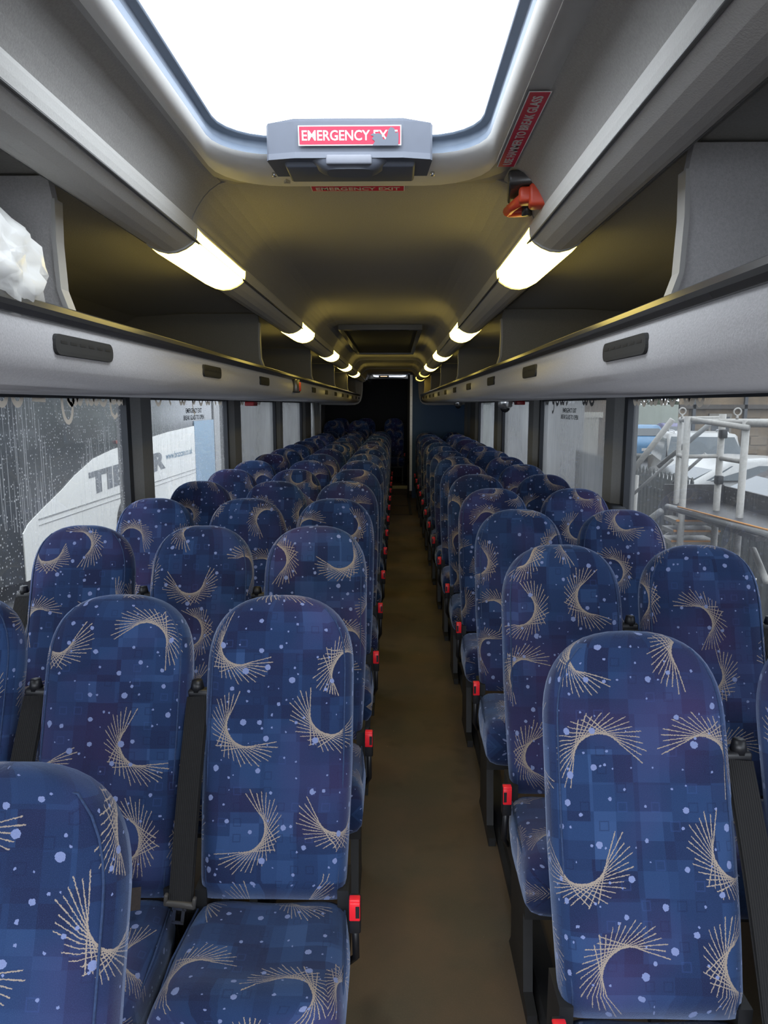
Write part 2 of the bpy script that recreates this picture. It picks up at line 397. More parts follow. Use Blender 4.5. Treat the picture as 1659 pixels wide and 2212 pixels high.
# black scuffed seat rails at the aisle edges
for nm, x0, x1 in (('trim_1', 0.355, 0.42), ('trim_2', -0.42, -0.36)):
    b = MB(); b.prism([(x0, 0), (x1, 0), (x1, 0.035), (x0 + 0.012, 0.035), (x0, 0.02)] if x0 > 0 else [(x0, 0), (x1, 0), (x1, 0.02), (x1 - 0.012, 0.035), (x0, 0.035)], 'y', -0.6, YC - 0.1)
    struct(b.build(nm, M['blackmetal']))

# side walls below the windows, pillars, seals, pelmet line
def side_wall(side):
    X = XL if side < 0 else XR; nm = 'wall_left' if side < 0 else 'wall_right'
    b = MB(); xo = X + side * 0.06
    b.box(min(X, xo), max(X, xo), YF, YB, -0.05, SILL)
    b.box(min(X, xo), max(X, xo), YF, YB, WTOP, 2.06)
    if side < 0: b.box(min(X, xo), max(X, xo), 11.9, YB, SILL, WTOP)
    else: b.box(min(X, xo), max(X, xo), YC + 0.05, YB, SILL, WTOP)
    w = struct(b.build(nm, M['sidewall']))
    b = MB(); b.prism([(X, SILL), (X - side * 0.035, SILL - 0.005), (X - side * 0.035, SILL - 0.03), (X, SILL - 0.05)], 'y', YF, YC); b.build('sill_rail', M['pillar'], w)
    return w
wl, wr = side_wall(-1), side_wall(1)
pill = {-1: [(-1.30, -1.15), (1.15, 1.40), (3.47, 3.72), (5.53, 5.86), (7.76, 8.03), (9.95, 10.72), (11.75, 11.9)],
        1: [(-1.30, -1.15), (1.30, 1.55), (3.58, 3.83), (5.69, 6.00), (7.68, 8.06), (9.85, 10.6), (11.35, 11.5)]}
for side, w in ((-1, wl), (1, wr)):
    X = XL if side < 0 else XR
    for i, (y0, y1) in enumerate(pill[side]):
        b = MB(); s_ = side; lean = 0.0
        # cloth covered post with rounded corners, leaning in slightly at the top
        d = 0.055
        prof = [(X + s_ * 0.05, y0), (X - s_ * (d * 0.4), y0 + 0.01), (X - s_ * d, y0 + 0.05), (X - s_ * d, y1 - 0.05), (X - s_ * (d * 0.4), y1 - 0.01), (X + s_ * 0.05, y1)]
        b.prism(prof, 'z', SILL - 0.02, WTOP + 0.01); p = b.build('pillar', M['pillar'], w)
        b = MB()
        xi, xo = X - s_ * 0.018, X + s_ * 0.02
        b.box(min(xi, xo), max(xi, xo), y0 - 0.04, y0 + 0.012, SILL, WTOP); b.box(min(xi, xo), max(xi, xo), y1 - 0.012, y1 + 0.04, SILL, WTOP)
        b.build('seal', M['seal'], p)
        if 2 <= i <= 5:     # moulded black shroud at the foot of the post
            xs = sorted((X - s_ * 0.085, X + s_ * 0.01)); b = MB()
            b.rbox(xs[0], xs[1], y0 - 0.045, y1 + 0.01, 0.84, 1.00, 0.02, 2)
            b.build('post_shroud', M['seal'], p)
    b = MB(); xi, xo = sorted((X - s_ * 0.004, X + s_ * 0.02)); b.box(xi, xo, YF, YC + 0.4, WTOP - 0.02, WTOP + 0.01); b.build('top_seal', M['seal'], w)

# glass panes
gm_l = glass_mat('rainy_tinted_glass', -1, tint=0.44, haze=0.24, drops=1.0, seed=0.0)
gm_r = glass_mat('dusty_tinted_glass', 1, tint=0.30, haze=0.24, drops=0.25, seed=5.0)
gm_f = glass_mat('hazy_tinted_glass', 1, tint=0.15, haze=0.42, drops=0.1, seed=9.0)
k = 1
for side in (-1, 1):
    X = (XL if side < 0 else XR) + side * 0.012
    pl = pill[side]
    for i in range(len(pl) - 1):
        b = MB(); y0, y1 = pl[i][1] - 0.01, pl[i + 1][0] + 0.01
        b.add([(X, y0, SILL - 0.005), (X, y1, SILL - 0.005), (X, y1, WTOP + 0.005), (X, y0, WTOP + 0.005)], [(0, 1, 2, 3)])
        near = i < (3 if side < 0 else 3)
        mt = (gm_l if side < 0 else gm_r) if i < 2 or (side < 0 and i == 2) else gm_f
        o = struct(b.build('window_%d' % k, mt)); k += 1

# ------------------------------------------------------------------ ceiling with a hatch opening
HX, HY0, HY1 = 0.267, 0.80, 1.53            # half width and ends of the roof hatch opening
def arc_rect(cx, cy, hx, hy, r, n=6):
    pts = []
    for (sx, sy, a0) in ((1, 1, 0), (-1, 1, 90), (-1, -1, 180), (1, -1, 270)):
        for i in range(n + 1):
            a = R(a0 + 90 * i / n); pts.append((cx + sx * (hx - r) + r * math.cos(a), cy + sy * (hy - r) + r * math.sin(a)))
    return pts
def cz(x):                                   # ceiling height across the coach
    u = abs(x - CX0); return 2.0 - 0.094 * max(0, (u - 0.2) / 0.186) ** 4.5
cuts = [YF, HY0 - 0.15, HY1 + 0.14, 4.4, 6.6, 8.8, 11.02, 11.50, 11.96, YB]
ceil_root = None
us = [-0.39, -0.38, -0.37, -0.355, -0.34, -0.32, -0.29, -0.25, -0.14, 0, 0.14, 0.25, 0.29, 0.32, 0.34, 0.355, 0.37, 0.38, 0.39]
def ceil_panel(y0, y1, ulo, uhi, name='ceiling_panel'):
    uu = sorted(set([ulo, uhi] + [u for u in us if ulo < u < uhi])); b = MB()
    vs = []
    for (dz, ys) in ((0, (y0, y1)), (0.03, (y0, y1))):
        for y in ys:
            for u in uu: vs.append((CX0 + u, y, cz(CX0 + u) + dz))
    n = len(uu); fs = []
    for i in range(n - 1):
        fs += [(i, i + 1, n + i + 1, n + i), (2 * n + i, 3 * n + i, 3 * n + i + 1, 2 * n + i + 1), (i, 2 * n + i, 2 * n + i + 1, i + 1), (n + i, n + i + 1, 3 * n + i + 1, 3 * n + i)]
    fs += [(0, n, 3 * n, 2 * n), (n - 1, 3 * n - 1 + 0, 4 * n - 1, 2 * n - 1)]
    b.add(vs, fs, False); return b
b = MB(); b.box(CX0 - 1.24, CX0 + 1.24, YF, HY0 - 0.05, 2.06, 2.08)
for ya, yb_ in ((HY0 - 0.05, HY1 + 0.14), (11.5, 11.95)): b.box(CX0 - 1.24, CX0 - 0.37, ya, yb_, 2.06, 2.08); b.box(CX0 + 0.34, CX0 + 1.24, ya, yb_, 2.06, 2.08)
b.box(CX0 - 1.24, CX0 + 1.24, HY1 + 0.14, 11.5, 2.06, 2.08); b.box(CX0 - 1.24, CX0 + 1.24, 11.95, YB, 2.06, 2.08)
ceiling = struct(b.build('ceiling', M['darkwall']))
for i in range(len(cuts) - 1):
    y0, y1 = cuts[i] + 0.003, cuts[i + 1] - 0.003
    if i in (1, 7):
        for lo, hi in ((-0.39, -0.315), (0.315, 0.39)): ceil_panel(y0, y1, lo, hi).build('ceiling_panel', M['ceilc'], ceiling)
    elif i in (3, 4):
        ya, yb_ = (4.62, 6.715)
        if i == 3: ceil_panel(y0, y1, -0.39, 0.39).build('ceiling_panel', M['ceilc'], ceiling)
        else: ceil_panel(y0, y1, -0.39, 0.39).build('ceiling_panel', M['ceilc'], ceiling)
    else: ceil_panel(y0, y1, -0.39, 0.39).build('ceiling_panel', M['ceilc'], ceiling)
for y in (7.9, 9.9):       # ribs across the roof
    b = ceil_panel(y, y + 0.30, -0.38, 0.38); b.v = [(x, yy, z - 0.018) for x, yy, z in b.v]; b.build('roof_rib', M['ceilc'], ceiling)

def ring_strip(b, rings, smooth=True, close=True):
    n = len(rings[0]); vs = [p for r in rings for p in r]; fs = []
    for i in range(len(rings) - 1):
        for k in range(n): k2 = (k + 1) % n; fs.append((i * n + k, i * n + k2, (i + 1) * n + k2, (i + 1) * n + k))
    b.add(vs, fs, smooth)
def make_hatch(y0, y1, label, lit):
    cy, hy = (y0 + y1) / 2, (y1 - y0) / 2
    t = empty('roof_hatch', label, 'roof hatch', (CX0 - 0.015, cy, 2.0 if lit else 1.985), 0, 'roof hatches with red stickers')
    def rr(gx, gy, z, r): return [(x, y, z) for x, y in arc_rect(0, 0, HX + gx, hy + gy, r)]
    b = MB(); ring_strip(b, [rr(0.076, 0.160, 0.03, 0.15), rr(0.074, 0.158, -0.006, 0.15), rr(0.068, 0.152, -0.012, 0.148), rr(0.026, 0.138, -0.014, 0.14)]); b.build('moulding', M['mould'], t, fix=False)
    b = MB(); ring_strip(b, [rr(0.026, 0.138, -0.0145, 0.14), rr(0.022, 0.130, -0.022, 0.138), rr(0.004, 0.008, -0.006, 0.115), rr(0.0, 0.0, 0.002, 0.11)]); b.build('flange', M['trimw'], t, fix=False)
    b = MB(); ring_strip(b, [rr(0, 0, 0.002, 0.11), rr(-0.001, 0.006, 0.014, 0.11), rr(0.002, 0.006, 0.015, 0.11), rr(0.0, 0.002, 0.028, 0.11), rr(-0.012, -0.006, 0.030, 0.105), rr(-0.013, -0.007, 0.035, 0.105)]); b.build('recess', M['recess'], t, fix=False)
    b = MB(); n = len(rr(0, 0, 0, 0.1)); b.add(rr(0.004, 0.01, 0.035, 0.10), [tuple(range(n))])
    if lit: b.build('pane', MHG, t)
    if lit: b = MB(); ring_strip(b, [rr(0.066, 0.150, -0.009, 0.146), rr(0.10, 0.175, -0.004, 0.02), rr(0.10, 0.175, 0.03, 0.02)]); b.build('surround', M['ceilc'], t, fix=False)
    else:
        b = MB(); ring_strip(b, [rr(-0.001, 0.04, -0.004, 0.11), rr(-0.004, 0.035, -0.030, 0.11), rr(-0.03, 0.0, -0.040, 0.09)]); b.add(rr(-0.03, 0.0, -0.040, 0.09), [tuple(range(28))]); b.build('milky_dome', MILK, t)
    # release handle unit on the far edge
    yy = hy - 0.055
    prof = [(-0.161, 0.0), (-0.157, 0.010), (-0.105, 0.028), (0.105, 0.028), (0.157, 0.010), (0.161, 0.0)]
    b = MB()
    for z0, z1, dy0, dy1 in ((-0.018, 0.033, 0.0, -0.008),):
        lo = [(x, yy + dy0 - h * 0.6, z0) for x, h in prof] + [(0.161, yy + 0.055, z0), (-0.161, yy + 0.055, z0)]
        hi = [(x, yy + dy1 - h * 0.6, z1 + h * 0.25) for x, h in prof] + [(0.161, yy + 0.055, z1), (-0.161, yy + 0.055, z1)]
        n = 8; b.add(lo + hi, [tuple(range(n))[::-1], tuple(range(n, 2 * n))] + [(i, (i + 1) % n, n + (i + 1) % n, n + i) for i in range(n)])
    u = b.build('release_unit', M['unit'], t)
    b = MB()   # lower lip
    b.prism([(x, yy - h * 0.6 - 0.005) for x, h in prof] + [(0.155, yy + 0.09), (-0.155, yy + 0.09)], 'z', -0.030, -0.019)
    b.rbox(-0.128, 0.128, yy + 0.0, yy + 0.10, -0.039, -0.024, 0.006, 2); b.build('unit_base', M['unit'], u)
    b = MB()
    n = 14; outer = []; 
    for z, w, d0, rr_ in ((-0.024, 0.082, -0.030, 0), (-0.036, 0.068, -0.036, 0), (-0.045, 0.056, -0.026, 0), (-0.048, 0.045, -0.010, 0)):
        ring = []
        for i in range(24):
            a = 2 * math.pi * i / 24; cxx, syy = math.cos(a), math.sin(a)
            px = w * math.copysign(abs(cxx) ** 0.5, cxx); py = 0.034 * math.copysign(abs(syy) ** 0.6, syy)
            ring.append((px, yy + 0.012 + py * (1 if z > -0.04 else 0.8), z))
        outer.append(ring)
    ring_strip(b, outer); b.add(outer[-1], [tuple(range(24))]); b.build('pull_handle', M['unit'], u)
    b = MB(); b.rbox(-0.044, 0.044, yy - 0.0275, yy - 0.0180, -0.043, -0.025, 0.003, 2); b.build('finger_pad', plain('slate_pad', (0.17, 0.18, 0.21), 0.5), u)
    for sx in (-1, 1):
        b = MB(); b.tube([(sx * 0.168, yy + 0.12, -0.012), (sx * 0.168, yy + 0.12, -0.021)], 0.0045, 10); b.build('screw', M['steel'], t)
    b = MB(); b.prism([(-0.152, yy + 0.150), (-0.138, yy + 0.150), (-0.145, yy + 0.135)], 'z', -0.026, -0.0205); b.build('moulded_arrow', M['mould'], t)
    return t, yy, cy
t = NT('clear_acrylic'); tr = t.n('BsdfTransparent'); tr.inputs[0].default_value = (0.93, 0.95, 0.97, 1); gl = t.n('BsdfGlossy'); gl.inputs['Roughness'].default_value = 0.05
lw = t.n('LayerWeight'); mx = t.n('MixShader'); t.set(mx.inputs[0], t.math('ADD', 0.04, t.math('MULTIPLY', t.math('POWER', lw.outputs['Facing'], 5.0), 0.8))); t.t.links.new(tr.outputs[0], mx.inputs[1]); t.t.links.new(gl.outputs[0], mx.inputs[2]); t.t.links.new(mx.outputs[0], t.out.inputs[0])
MHG = t.m
t = NT('milky_acrylic'); tl = t.n('BsdfTranslucent'); tl.inputs[0].default_value = (0.9, 0.92, 0.95, 1); t.t.links.new(tl.outputs[0], t.out.inputs[0]); MILK = t.m
h1, yy1, cy1 = make_hatch(HY0, HY1, 'large open-looking roof hatch overhead with white flange, nearest the camera', True)
h2, yy2, cy2 = make_hatch(11.62, 11.80, 'small bright roof hatch at the far end above the rear seats', False)
for o in h1.children_recursive: pass

def sticker(name, label, txt, m4, w, h, parts_mat=None, torn=False, twidth=None, tall=None, bold=0.014):
    t = empty(name, label, 'sticker', m4.translation)
    inv = Matrix.Translation(-m4.translation)
    L = inv @ m4
    b = MB(); b.box(-w / 2, w / 2, -h / 2, h / 2, 0, 0.0006, L); b.build('backing', M['white'], t)
    b = MB(); g = h * 0.055; b.box(-w / 2 + g, w / 2 - g, -h / 2 + g, h / 2 - g, 0.0006, 0.0010, L); b.build('red_field', M['stick'], t)
    if parts_mat is None: parts_mat = M['white']
    text_mesh('lettering', txt, 0.03, parts_mat, t, L @ Matrix.Translation((0, 0, 0.0013)), width=twidth or w * 0.93, tall=tall or h * 0.55, bold=bold)
    if torn:
        b = MB()
        pts = [(0.20, 0.00), (0.235, -0.05), (0.215, -0.18), (0.245, -0.30), (0.22, -0.52), (0.47, -0.52), (0.475, -0.2), (0.472, 0.15), (0.445, 0.10), (0.43, 0.33), (0.40, 0.40), (0.375, 0.26), (0.365, -0.02), (0.345, -0.22), (0.325, -0.20), (0.31, 0.02), (0.275, 0.10), (0.25, 0.06), (0.23, 0.10)]
        vs = [L @ Vector((x * w, y * h, 0.0022)) for x, y in pts]; b.add(vs, [tuple(range(len(pts)))]); b.build('torn_bare_patch', M['unit'], t)
    return t
# on the release unit
sticker('exit_sticker', 'torn red EMERGENCY EXIT sticker on the grey hatch handle unit', 'EMERGENCY EXIT',
        frame((CX0 - 0.013, cy1 + yy1 - 0.0270, 2.0 + 0.0085), (1, 0, 0), (0, -0.14, 1)), 0.197, 0.035, torn=True, twidth=0.183, tall=0.018)
sticker('exit_sticker', 'flat red EMERGENCY EXIT strip on the ceiling behind the hatch flange', 'EMERGENCY EXIT',
        frame((CX0 - 0.013, 1.748, 1.9985), (1, 0, 0), (0, -1, 0)), 0.218, 0.040, parts_mat=M['cove'], twidth=0.195, tall=0.022)
sticker('hammer_sticker', 'dark red USE HAMMER TO BREAK GLASS strip beside the hatch', 'USE HAMMER TO BREAK GLASS',
        frame((0.226, 1.375, 1.9835), (0, -1, 0), (-1, 0, 0)), 0.355, 0.036, parts_mat=M['cove'], twidth=0.325, tall=0.017)

# dark closed air panel further back
t = empty('ceiling_air_panel', 'long dark closed panel in the middle of the ceiling beyond the hatch', 'ceiling panel', (CX0 - 0.02, 5.7, 1.985))
b = MB(); w, l = 0.265, 1.12
for (x0, x1, y0, y1) in ((-w, -w + 0.03, -l, l), (w - 0.03, w, -l, l), (-w + 0.03, w - 0.03, -l, -l + 0.06), (-w + 0.03, w - 0.03, l - 0.06, l)): b.box(x0, x1, y0, y1, -0.02, 0.012)
b.build('frame', M['rail'], t)
b = MB(); b.box(-w + 0.03, w - 0.03, -l + 0.06, l - 0.06, -0.008, 0.012); pn = b.build('panel', M['darkwall'], t)
b = MB(); b.tube([(0.0, -0.2, -0.012), (0.0, -0.2, -0.006)], 0.012, 12); b.build('catch', M['rail'], pn)

# orange-red break-glass hammer in its holder
t = empty('emergency_hammer', 'orange-red break-glass hammer in a holder on the ceiling right of the hatch', 'hammer', (0.300, 1.625, 1.948), R(-8)); t.scale = (1.15, 1.15, 1.15)
b = MB(); b.rbox(-0.050, 0.055, -0.06, 0.075, 0.004, 0.030, 0.006, 2); b.build('holder_plate', M['rail'], t)
b = MB(); b.rbox(-0.012, 0.052, -0.062, -0.022, -0.034, 0.006, 0.007, 3); b.rbox(-0.03, 0.0, -0.056, -0.022, -0.026, 0.002, 0.006, 2); b.build('hammer_head', M['hammer'], t)
b = MB(); b.tube([(-0.020, -0.035, -0.014), (-0.040, 0.02, -0.014), (-0.048, 0.062, -0.012)], [0.011, 0.009, 0.010], 10); b.rbox(-0.052, 0.02, 0.048, 0.074, -0.022, 0.0, 0.006, 2); b.build('hammer_handle', M['hammer'], t)
b = MB(); b.rbox(0.004, 0.040, 0.004, 0.046, -0.026, 0.004, 0.006, 2); b.build('clip', M['hammer'], t)
b = MB(); b.tube([(-0.012, 0.034, -0.028), (-0.012, 0.034, 0.0)], 0.010, 12); b.build('seal_knob', M['rail'], t)

# ------------------------------------------------------------------ luggage racks, coves, lamps
def mir(side, u): return CX0 + side * u
def rack(side):
    nm = 'left' if side < 0 else 'right'
    t = empty('luggage_rack', 'long grey carpeted luggage rack along the %s side above the windows' % nm, 'luggage rack', (mir(side, 0.8), 5, 1.55))
    off = -t.location
    def bld(b, name, m, par=None):
        b.v = [(x + off.x, y + off.y, z + off.z) for x, y, z in b.v]
        return b.build(name, m, par or t)
    pel = [(0.492, 1.640), (0.484, 1.625), (0.480, 1.600), (0.482, 1.575), (0.490, 1.557), (0.508, 1.541), (0.535, 1.531), (0.58, 1.527), (0.66, 1.5265), (1.10, 1.532), (1.19, 1.538), (1.20, 1.552), (1.18, 1.56), (0.60, 1.555), (0.52, 1.57), (0.515, 1.615), (0.515, 1.640)]
    b = MB(); b.prism([(mir(side, u), z) for u, z in pel], 'y', YF + 0.02, YC - 0.03, smooth=False); o = bld(b, 'pelmet', M['rackc'])
    for p in o.data.polygons:
        if len(p.vertices) == 4: p.use_smooth = True
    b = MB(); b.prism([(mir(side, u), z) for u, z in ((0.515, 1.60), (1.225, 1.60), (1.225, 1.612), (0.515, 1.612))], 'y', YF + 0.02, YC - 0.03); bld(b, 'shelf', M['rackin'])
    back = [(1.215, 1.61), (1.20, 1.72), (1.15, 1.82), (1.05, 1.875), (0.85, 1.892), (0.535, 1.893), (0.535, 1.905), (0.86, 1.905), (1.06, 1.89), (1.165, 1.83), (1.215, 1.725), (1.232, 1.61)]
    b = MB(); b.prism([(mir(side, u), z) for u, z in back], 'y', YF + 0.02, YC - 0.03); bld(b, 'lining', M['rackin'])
    rl = [(0.473, 1.641), (0.470, 1.648), (0.474, 1.658), (0.482, 1.662), (0.505, 1.662), (0.517, 1.655), (0.517, 1.636), (0.492, 1.633), (0.480, 1.633)]
    b = MB(); b.prism([(mir(side, u), z) for u, z in rl], 'y', YF + 0.02, YC - 0.05); bld(b, 'front_rail', M['rail'])
    for i, y in enumerate((-0.6, 1.28 if side < 0 else 1.14, 3.15 if side < 0 else 3.02, 5.05, 6.95, 8.85, 10.75)):
        b = MB(); prof = [(0.500, 1.663), (0.512, 1.70), (0.516, 1.78), (0.514, 1.84), (0.522, 1.888), (0.85, 1.888), (1.05, 1.876), (1.15, 1.82), (1.20, 1.72), (1.215, 1.612), (0.52, 1.612), (0.518, 1.66)]
        b.prism([(mir(side, u), z) for u, z in prof], 'y', y, y + 0.022)
        d = bld(b, 'divider', M['rackc'] if i < 2 else M['rackin'])  # near dividers take paler carpet: windscreen light put into the colour
        b = MB(); b.prism([(mir(side, u), z) for u, z in ((0.497, 1.664), (0.509, 1.70), (0.512, 1.78), (0.510, 1.85), (0.516, 1.85), (0.520, 1.78), (0.517, 1.70), (0.506, 1.664))], 'y', y - 0.004, y + 0.026); bld(b, 'edge_strip', M['mould'], d)
    # ventilation and service slots in the pelmet
    ys = [1.29, 2.18, 3.05, 3.97, 4.9, 5.8, 6.7, 7.6, 8.4, 9.3, 10.2, 11.0]
    for i, y in enumerate(ys):
        if side < 0 and i == 3: continue
        yh = 0.12 if i == 0 else 0.105
        mm = Matrix.Translation((mir(side, 0.4815), y, 1.598))
        b = MB(); pts = arc_rect(0, 0, yh, 0.0175, 0.0155, 4)
        vo = [mm @ Vector((side * 0.004, px, pz)) for px, pz in pts]; vi = [mm @ Vector((-side * 0.006, px * 0.99, pz * 0.96)) for px, pz in pts]; vc = [mm @ Vector((-side * 0.0065, px * 0.92, pz * 0.60)) for px, pz in pts]
        n = len(pts); b.add(vo + vi + vc, [(k, (k + 1) % n, n + (k + 1) % n, n + k) for k in range(n)] + [(n + k, n + (k + 1) % n, 2 * n + (k + 1) % n, 2 * n + k) for k in range(n)] + [tuple(range(2 * n, 3 * n))])
        sp = bld(b, 'service_panel', M['vent'])
        if i < 4:
            b = MB()
            for q in range(6):
                yc = y - yh * 0.75 + q * yh * 0.3; xx = sorted((mir(side, 0.4745), mir(side, 0.4765)))
                b.box(xx[0], xx[1], yc - 0.012, yc + 0.012, 1.600, 1.6045)
            bld(b, 'slot', M['darkwall'], sp)
    # rounded end plate closing the rack
    pts = [(0.445, 1.99), (0.440, 1.85), (0.445, 1.72), (0.455, 1.62), (0.475, 1.555), (0.51, 1.515), (0.57, 1.495), (0.70, 1.49), (1.20, 1.50), (1.225, 1.6), (1.225, 1.99)]
    b = MB(); b.prism([(mir(side, u), z) for u, z in pts], 'y', YC - 0.03, YC + 0.03); bld(b, 'end_plate', M['cove'])
    return t
rack(-1); rack(1)
COVE = [(0.381, 1.902), (0.382, 1.888), (0.385, 1.876), (0.393, 1.868), (0.408, 1.858), (0.428, 1.850), (0.450, 1.848), (0.472, 1.853), (0.490, 1.862), (0.500, 1.873)]
def cove_prof(side, grow=0.0): return [(mir(side, 0.448 + (u - 0.448) * (1 + grow * 4)), z - grow) for u, z in COVE]
for side, nm in ((-1, 'trim_3'), (1, 'trim_4')):
    b = MB(); pr = cove_prof(side) + [(mir(side, u), z) for u, z in ((0.512, 1.885), (0.535, 1.897), (0.535, 1.93), (0.390, 1.93))]
    b.prism(pr, 'y', YF + 0.02, YC - 0.03); o = struct(b.build(nm, M['cove']))
    for p in o.data.polygons:
        if len(p.vertices) == 4 and abs(p.normal.y) < .5: p.use_smooth = False
    b = MB(); b.tube([(mir(side, 0.386), YF + 0.05, 1.8735), (mir(side, 0.386), YC - 0.05, 1.8735)], 0.0035, 6); b.build('gold_bead', M['rail'], o)
    b = MB(); b.tube([(mir(side, 0.497), YF + 0.05, 1.868), (mir(side, 0.497), YC - 0.05, 1.868)], 0.003, 6); b.build('lower_bead', M['rail'], o)
ordn = ['nearest', 'second', 'third', 'fourth', 'fifth', 'sixth', 'seventh']
for side, nm in ((-1, 'left'), (1, 'right')):
    for i in range(5 if side < 0 else 6):
        y = (1.97, 3.85, 5.64, 7.37, 9.07, 10.6)[i]
        hl = 0.265
        if side > 0 and i >= 4: hl = 0.16
        t = empty('ceiling_lamp', ('%s glowing lamp in the %s ceiling cove' % (ordn[i], nm)).replace('nearest glowing', 'nearest glowing yellow'), 'lamp', (mir(side, 0.45), y, 1.87), 0, 'glowing lamps in the %s cove' % nm)
        off = -t.location
        rings = []
        for yy, g in ((-hl, 0.0), (-hl + 0.015, 0.003), (-hl + 0.05, 0.005), (hl - 0.05, 0.005), (hl - 0.015, 0.003), (hl, 0.0)):
            rings.append([(x + off.x, yy, z + off.z) for x, z in cove_prof(side, g + 0.001)])
        b = MB(); n = len(rings[0]); vs = [p for r_ in rings for p in r_]
        fs = [(a * n + k_, a * n + k_ + 1, (a + 1) * n + k_ + 1, (a + 1) * n + k_) for a in range(5) for k_ in range(n - 1)]
        b.add(vs, fs, True); b.build('diffuser', M['lampdim'] if (side > 0 and i >= 4) else M['lamp'], t)
        for ye in (-hl - 0.006, hl + 0.006):
            b = MB(); pr = [(x + off.x, z + off.z) for x, z in cove_prof(side, 0.004)]; b.prism(pr + [(pr[-1][0], pr[-1][1] + 0.004), (pr[0][0], pr[0][1] + 0.004)], 'y', ye - 0.005, ye + 0.005); b.build('end_cap', M['cove'], t)

# white bin liner on the left rack
def crumple(seed, n=40, m=30):
    random.seed(seed); b = MB(); vs = []
    from mathutils import noise
    for j in range(m + 1):
        ph = math.pi * j / m
        for i in range(n * 2):
            a = math.pi * i / n
            d = Vector((math.sin(ph) * math.cos(a), math.sin(ph) * math.sin(a), math.cos(ph)))
            f = 0.95 + 0.05 * (1 - abs(noise.noise(d * 2.3 + Vector((seed, 0, 0)))) * 3) + 0.035 * (1 - 4 * abs(noise.noise(d * 4.5 + Vector((0, seed, 0))))) + 0.02 * (1 - 4 * abs(noise.noise(d * 9.5 + Vector((0, seed, 4)))))
            p = Vector((d.x * 0.185 * f, d.y * 0.20 * f, d.z * 0.125 * f)); p.z = max(p.z, -0.088); vs.append(p)
    N = n * 2; fs = [(j * N + i, j * N + (i + 1) % N, (j + 1) * N + (i + 1) % N, (j + 1) * N + i) for j in range(m) for i in range(N)]
    b.add(vs, fs, True); return b
t = NT('white_thin_plastic'); p_ = t.princ((0.78, 0.78, 0.76), 0.35, **{'Subsurface Weight': 0.0})
tc = t.n('TexCoord').outputs['Object']; vv = t.n('TexVoronoi', feature='DISTANCE_TO_EDGE'); t.set(vv.inputs['Vector'], t.vm('ADD', tc, t.vm('SCALE', t.n('TexNoise').outputs['Color'], sc=0.03))); vv.inputs['Scale'].default_value = 16
t.bump(p_, t.math('ADD', vv.outputs['Distance'], t.noise(tc, 12, 4)), 0.45, 0.012); MBAG = t.m
bag = crumple(3).build('plastic_bag', MBAG, None, (-0.715, 1.06, 1.700)); tag(bag, 'crumpled white plastic bag lying on the left luggage rack', 'bag')

# ------------------------------------------------------------------ rear: blue cubicle, dark end
b = MB(); b.box(0.275, XR, YC, YB, 0, 2.06); wc = struct(b.build('wall_cubicle', M['blue']))
b = MB(); b.box(0.235, 0.275, YC - 0.02, YC + 0.03, 0.12, 1.965); es = b.build('edge_strip', M['alu'], wc)
for z in [0.2 + 0.16 * i for i in range(11)]:
    b = MB(); b.tube([(0.255, YC - 0.021, z), (0.255, YC - 0.024, z)], 0.004, 6); b.build('rivet', M['blackmetal'], es)
b = MB(); b.box(0.205, 0.225, YC - 0.01, YC + 0.0, 0.55, 0.64); b.build('latch', M['alu'], wc)
b = MB(); b.box(0.20, 0.235, YC - 0.01, YC + 0.03, 0.0, 1.965); b.build('door_jamb', M['darkwall'], wc)
b = MB(); b.box(XL, 0.28, YB, YB + 0.06, 0.1, 2.06); struct(b.build('wall_back', M['darkwall']))
b = MB(); b.box(XL, 0.27, 11.97, 12.03, 1.925, 2.06); struct(b.build('trim_5', M['ceilc']))
b = MB(); b.rbox(-0.10 - 0.16, -0.10 + 0.0, YC - 0.012, YC + 0.018, 1.925, 1.957, 0.004, 2); o = b.build('exit_lamp', M['darkwall']); tag(o, 'small lit amber sign lamp under the rear ceiling step', 'lamp')
b = MB(); b.box(-0.235, -0.125, YC - 0.0145, YC - 0.0125, 1.937, 1.946); b.build('lens', M['amber'], o)
# front end behind the camera: sill and header, open windscreen
b = MB(); b.box(XL - 0.06, XR + 0.06, YF - 0.05, YF, -0.05, 0.30); b.box(XL - 0.06, XR + 0.06, YF - 0.05, YF, 1.98, 2.1); struct(b.build('wall_front', M['sidewall']))
# gathered curtain, far left
b = MB(); vs = []
NF = 60
for j, z in enumerate((0.72, 1.0, 1.3, 1.53)):
    for i in range(NF):
        f = i / (NF - 1); y = 10.80 + 0.95 * f; amp = 0.030 + 0.012 * math.sin(j * 1.7 + f * 9)
        vs.append((XL + 0.075 + amp * math.sin(f * 2 * math.pi * 7 + 0.5 * math.sin(j)), y, z))
fs = [(j * NF + i, j * NF + i + 1, (j + 1) * NF + i + 1, (j + 1) * NF + i) for j in range(3) for i in range(NF - 1)]
b.add(vs, fs, True); b.add([(x + 0.004, y, z) for x, y, z in vs], fs, True)
tag(b.build('curtain', M['curtain']), 'gathered grey curtain hanging at the far left window', 'curtain')
b = MB(); b.box(XR - 0.02, XR - 0.002, 10.62, YC - 0.02, 0.6, WTOP); struct(b.build('trim_6', plain('pale_end_panel', (0.30, 0.31, 0.31), 0.35)))

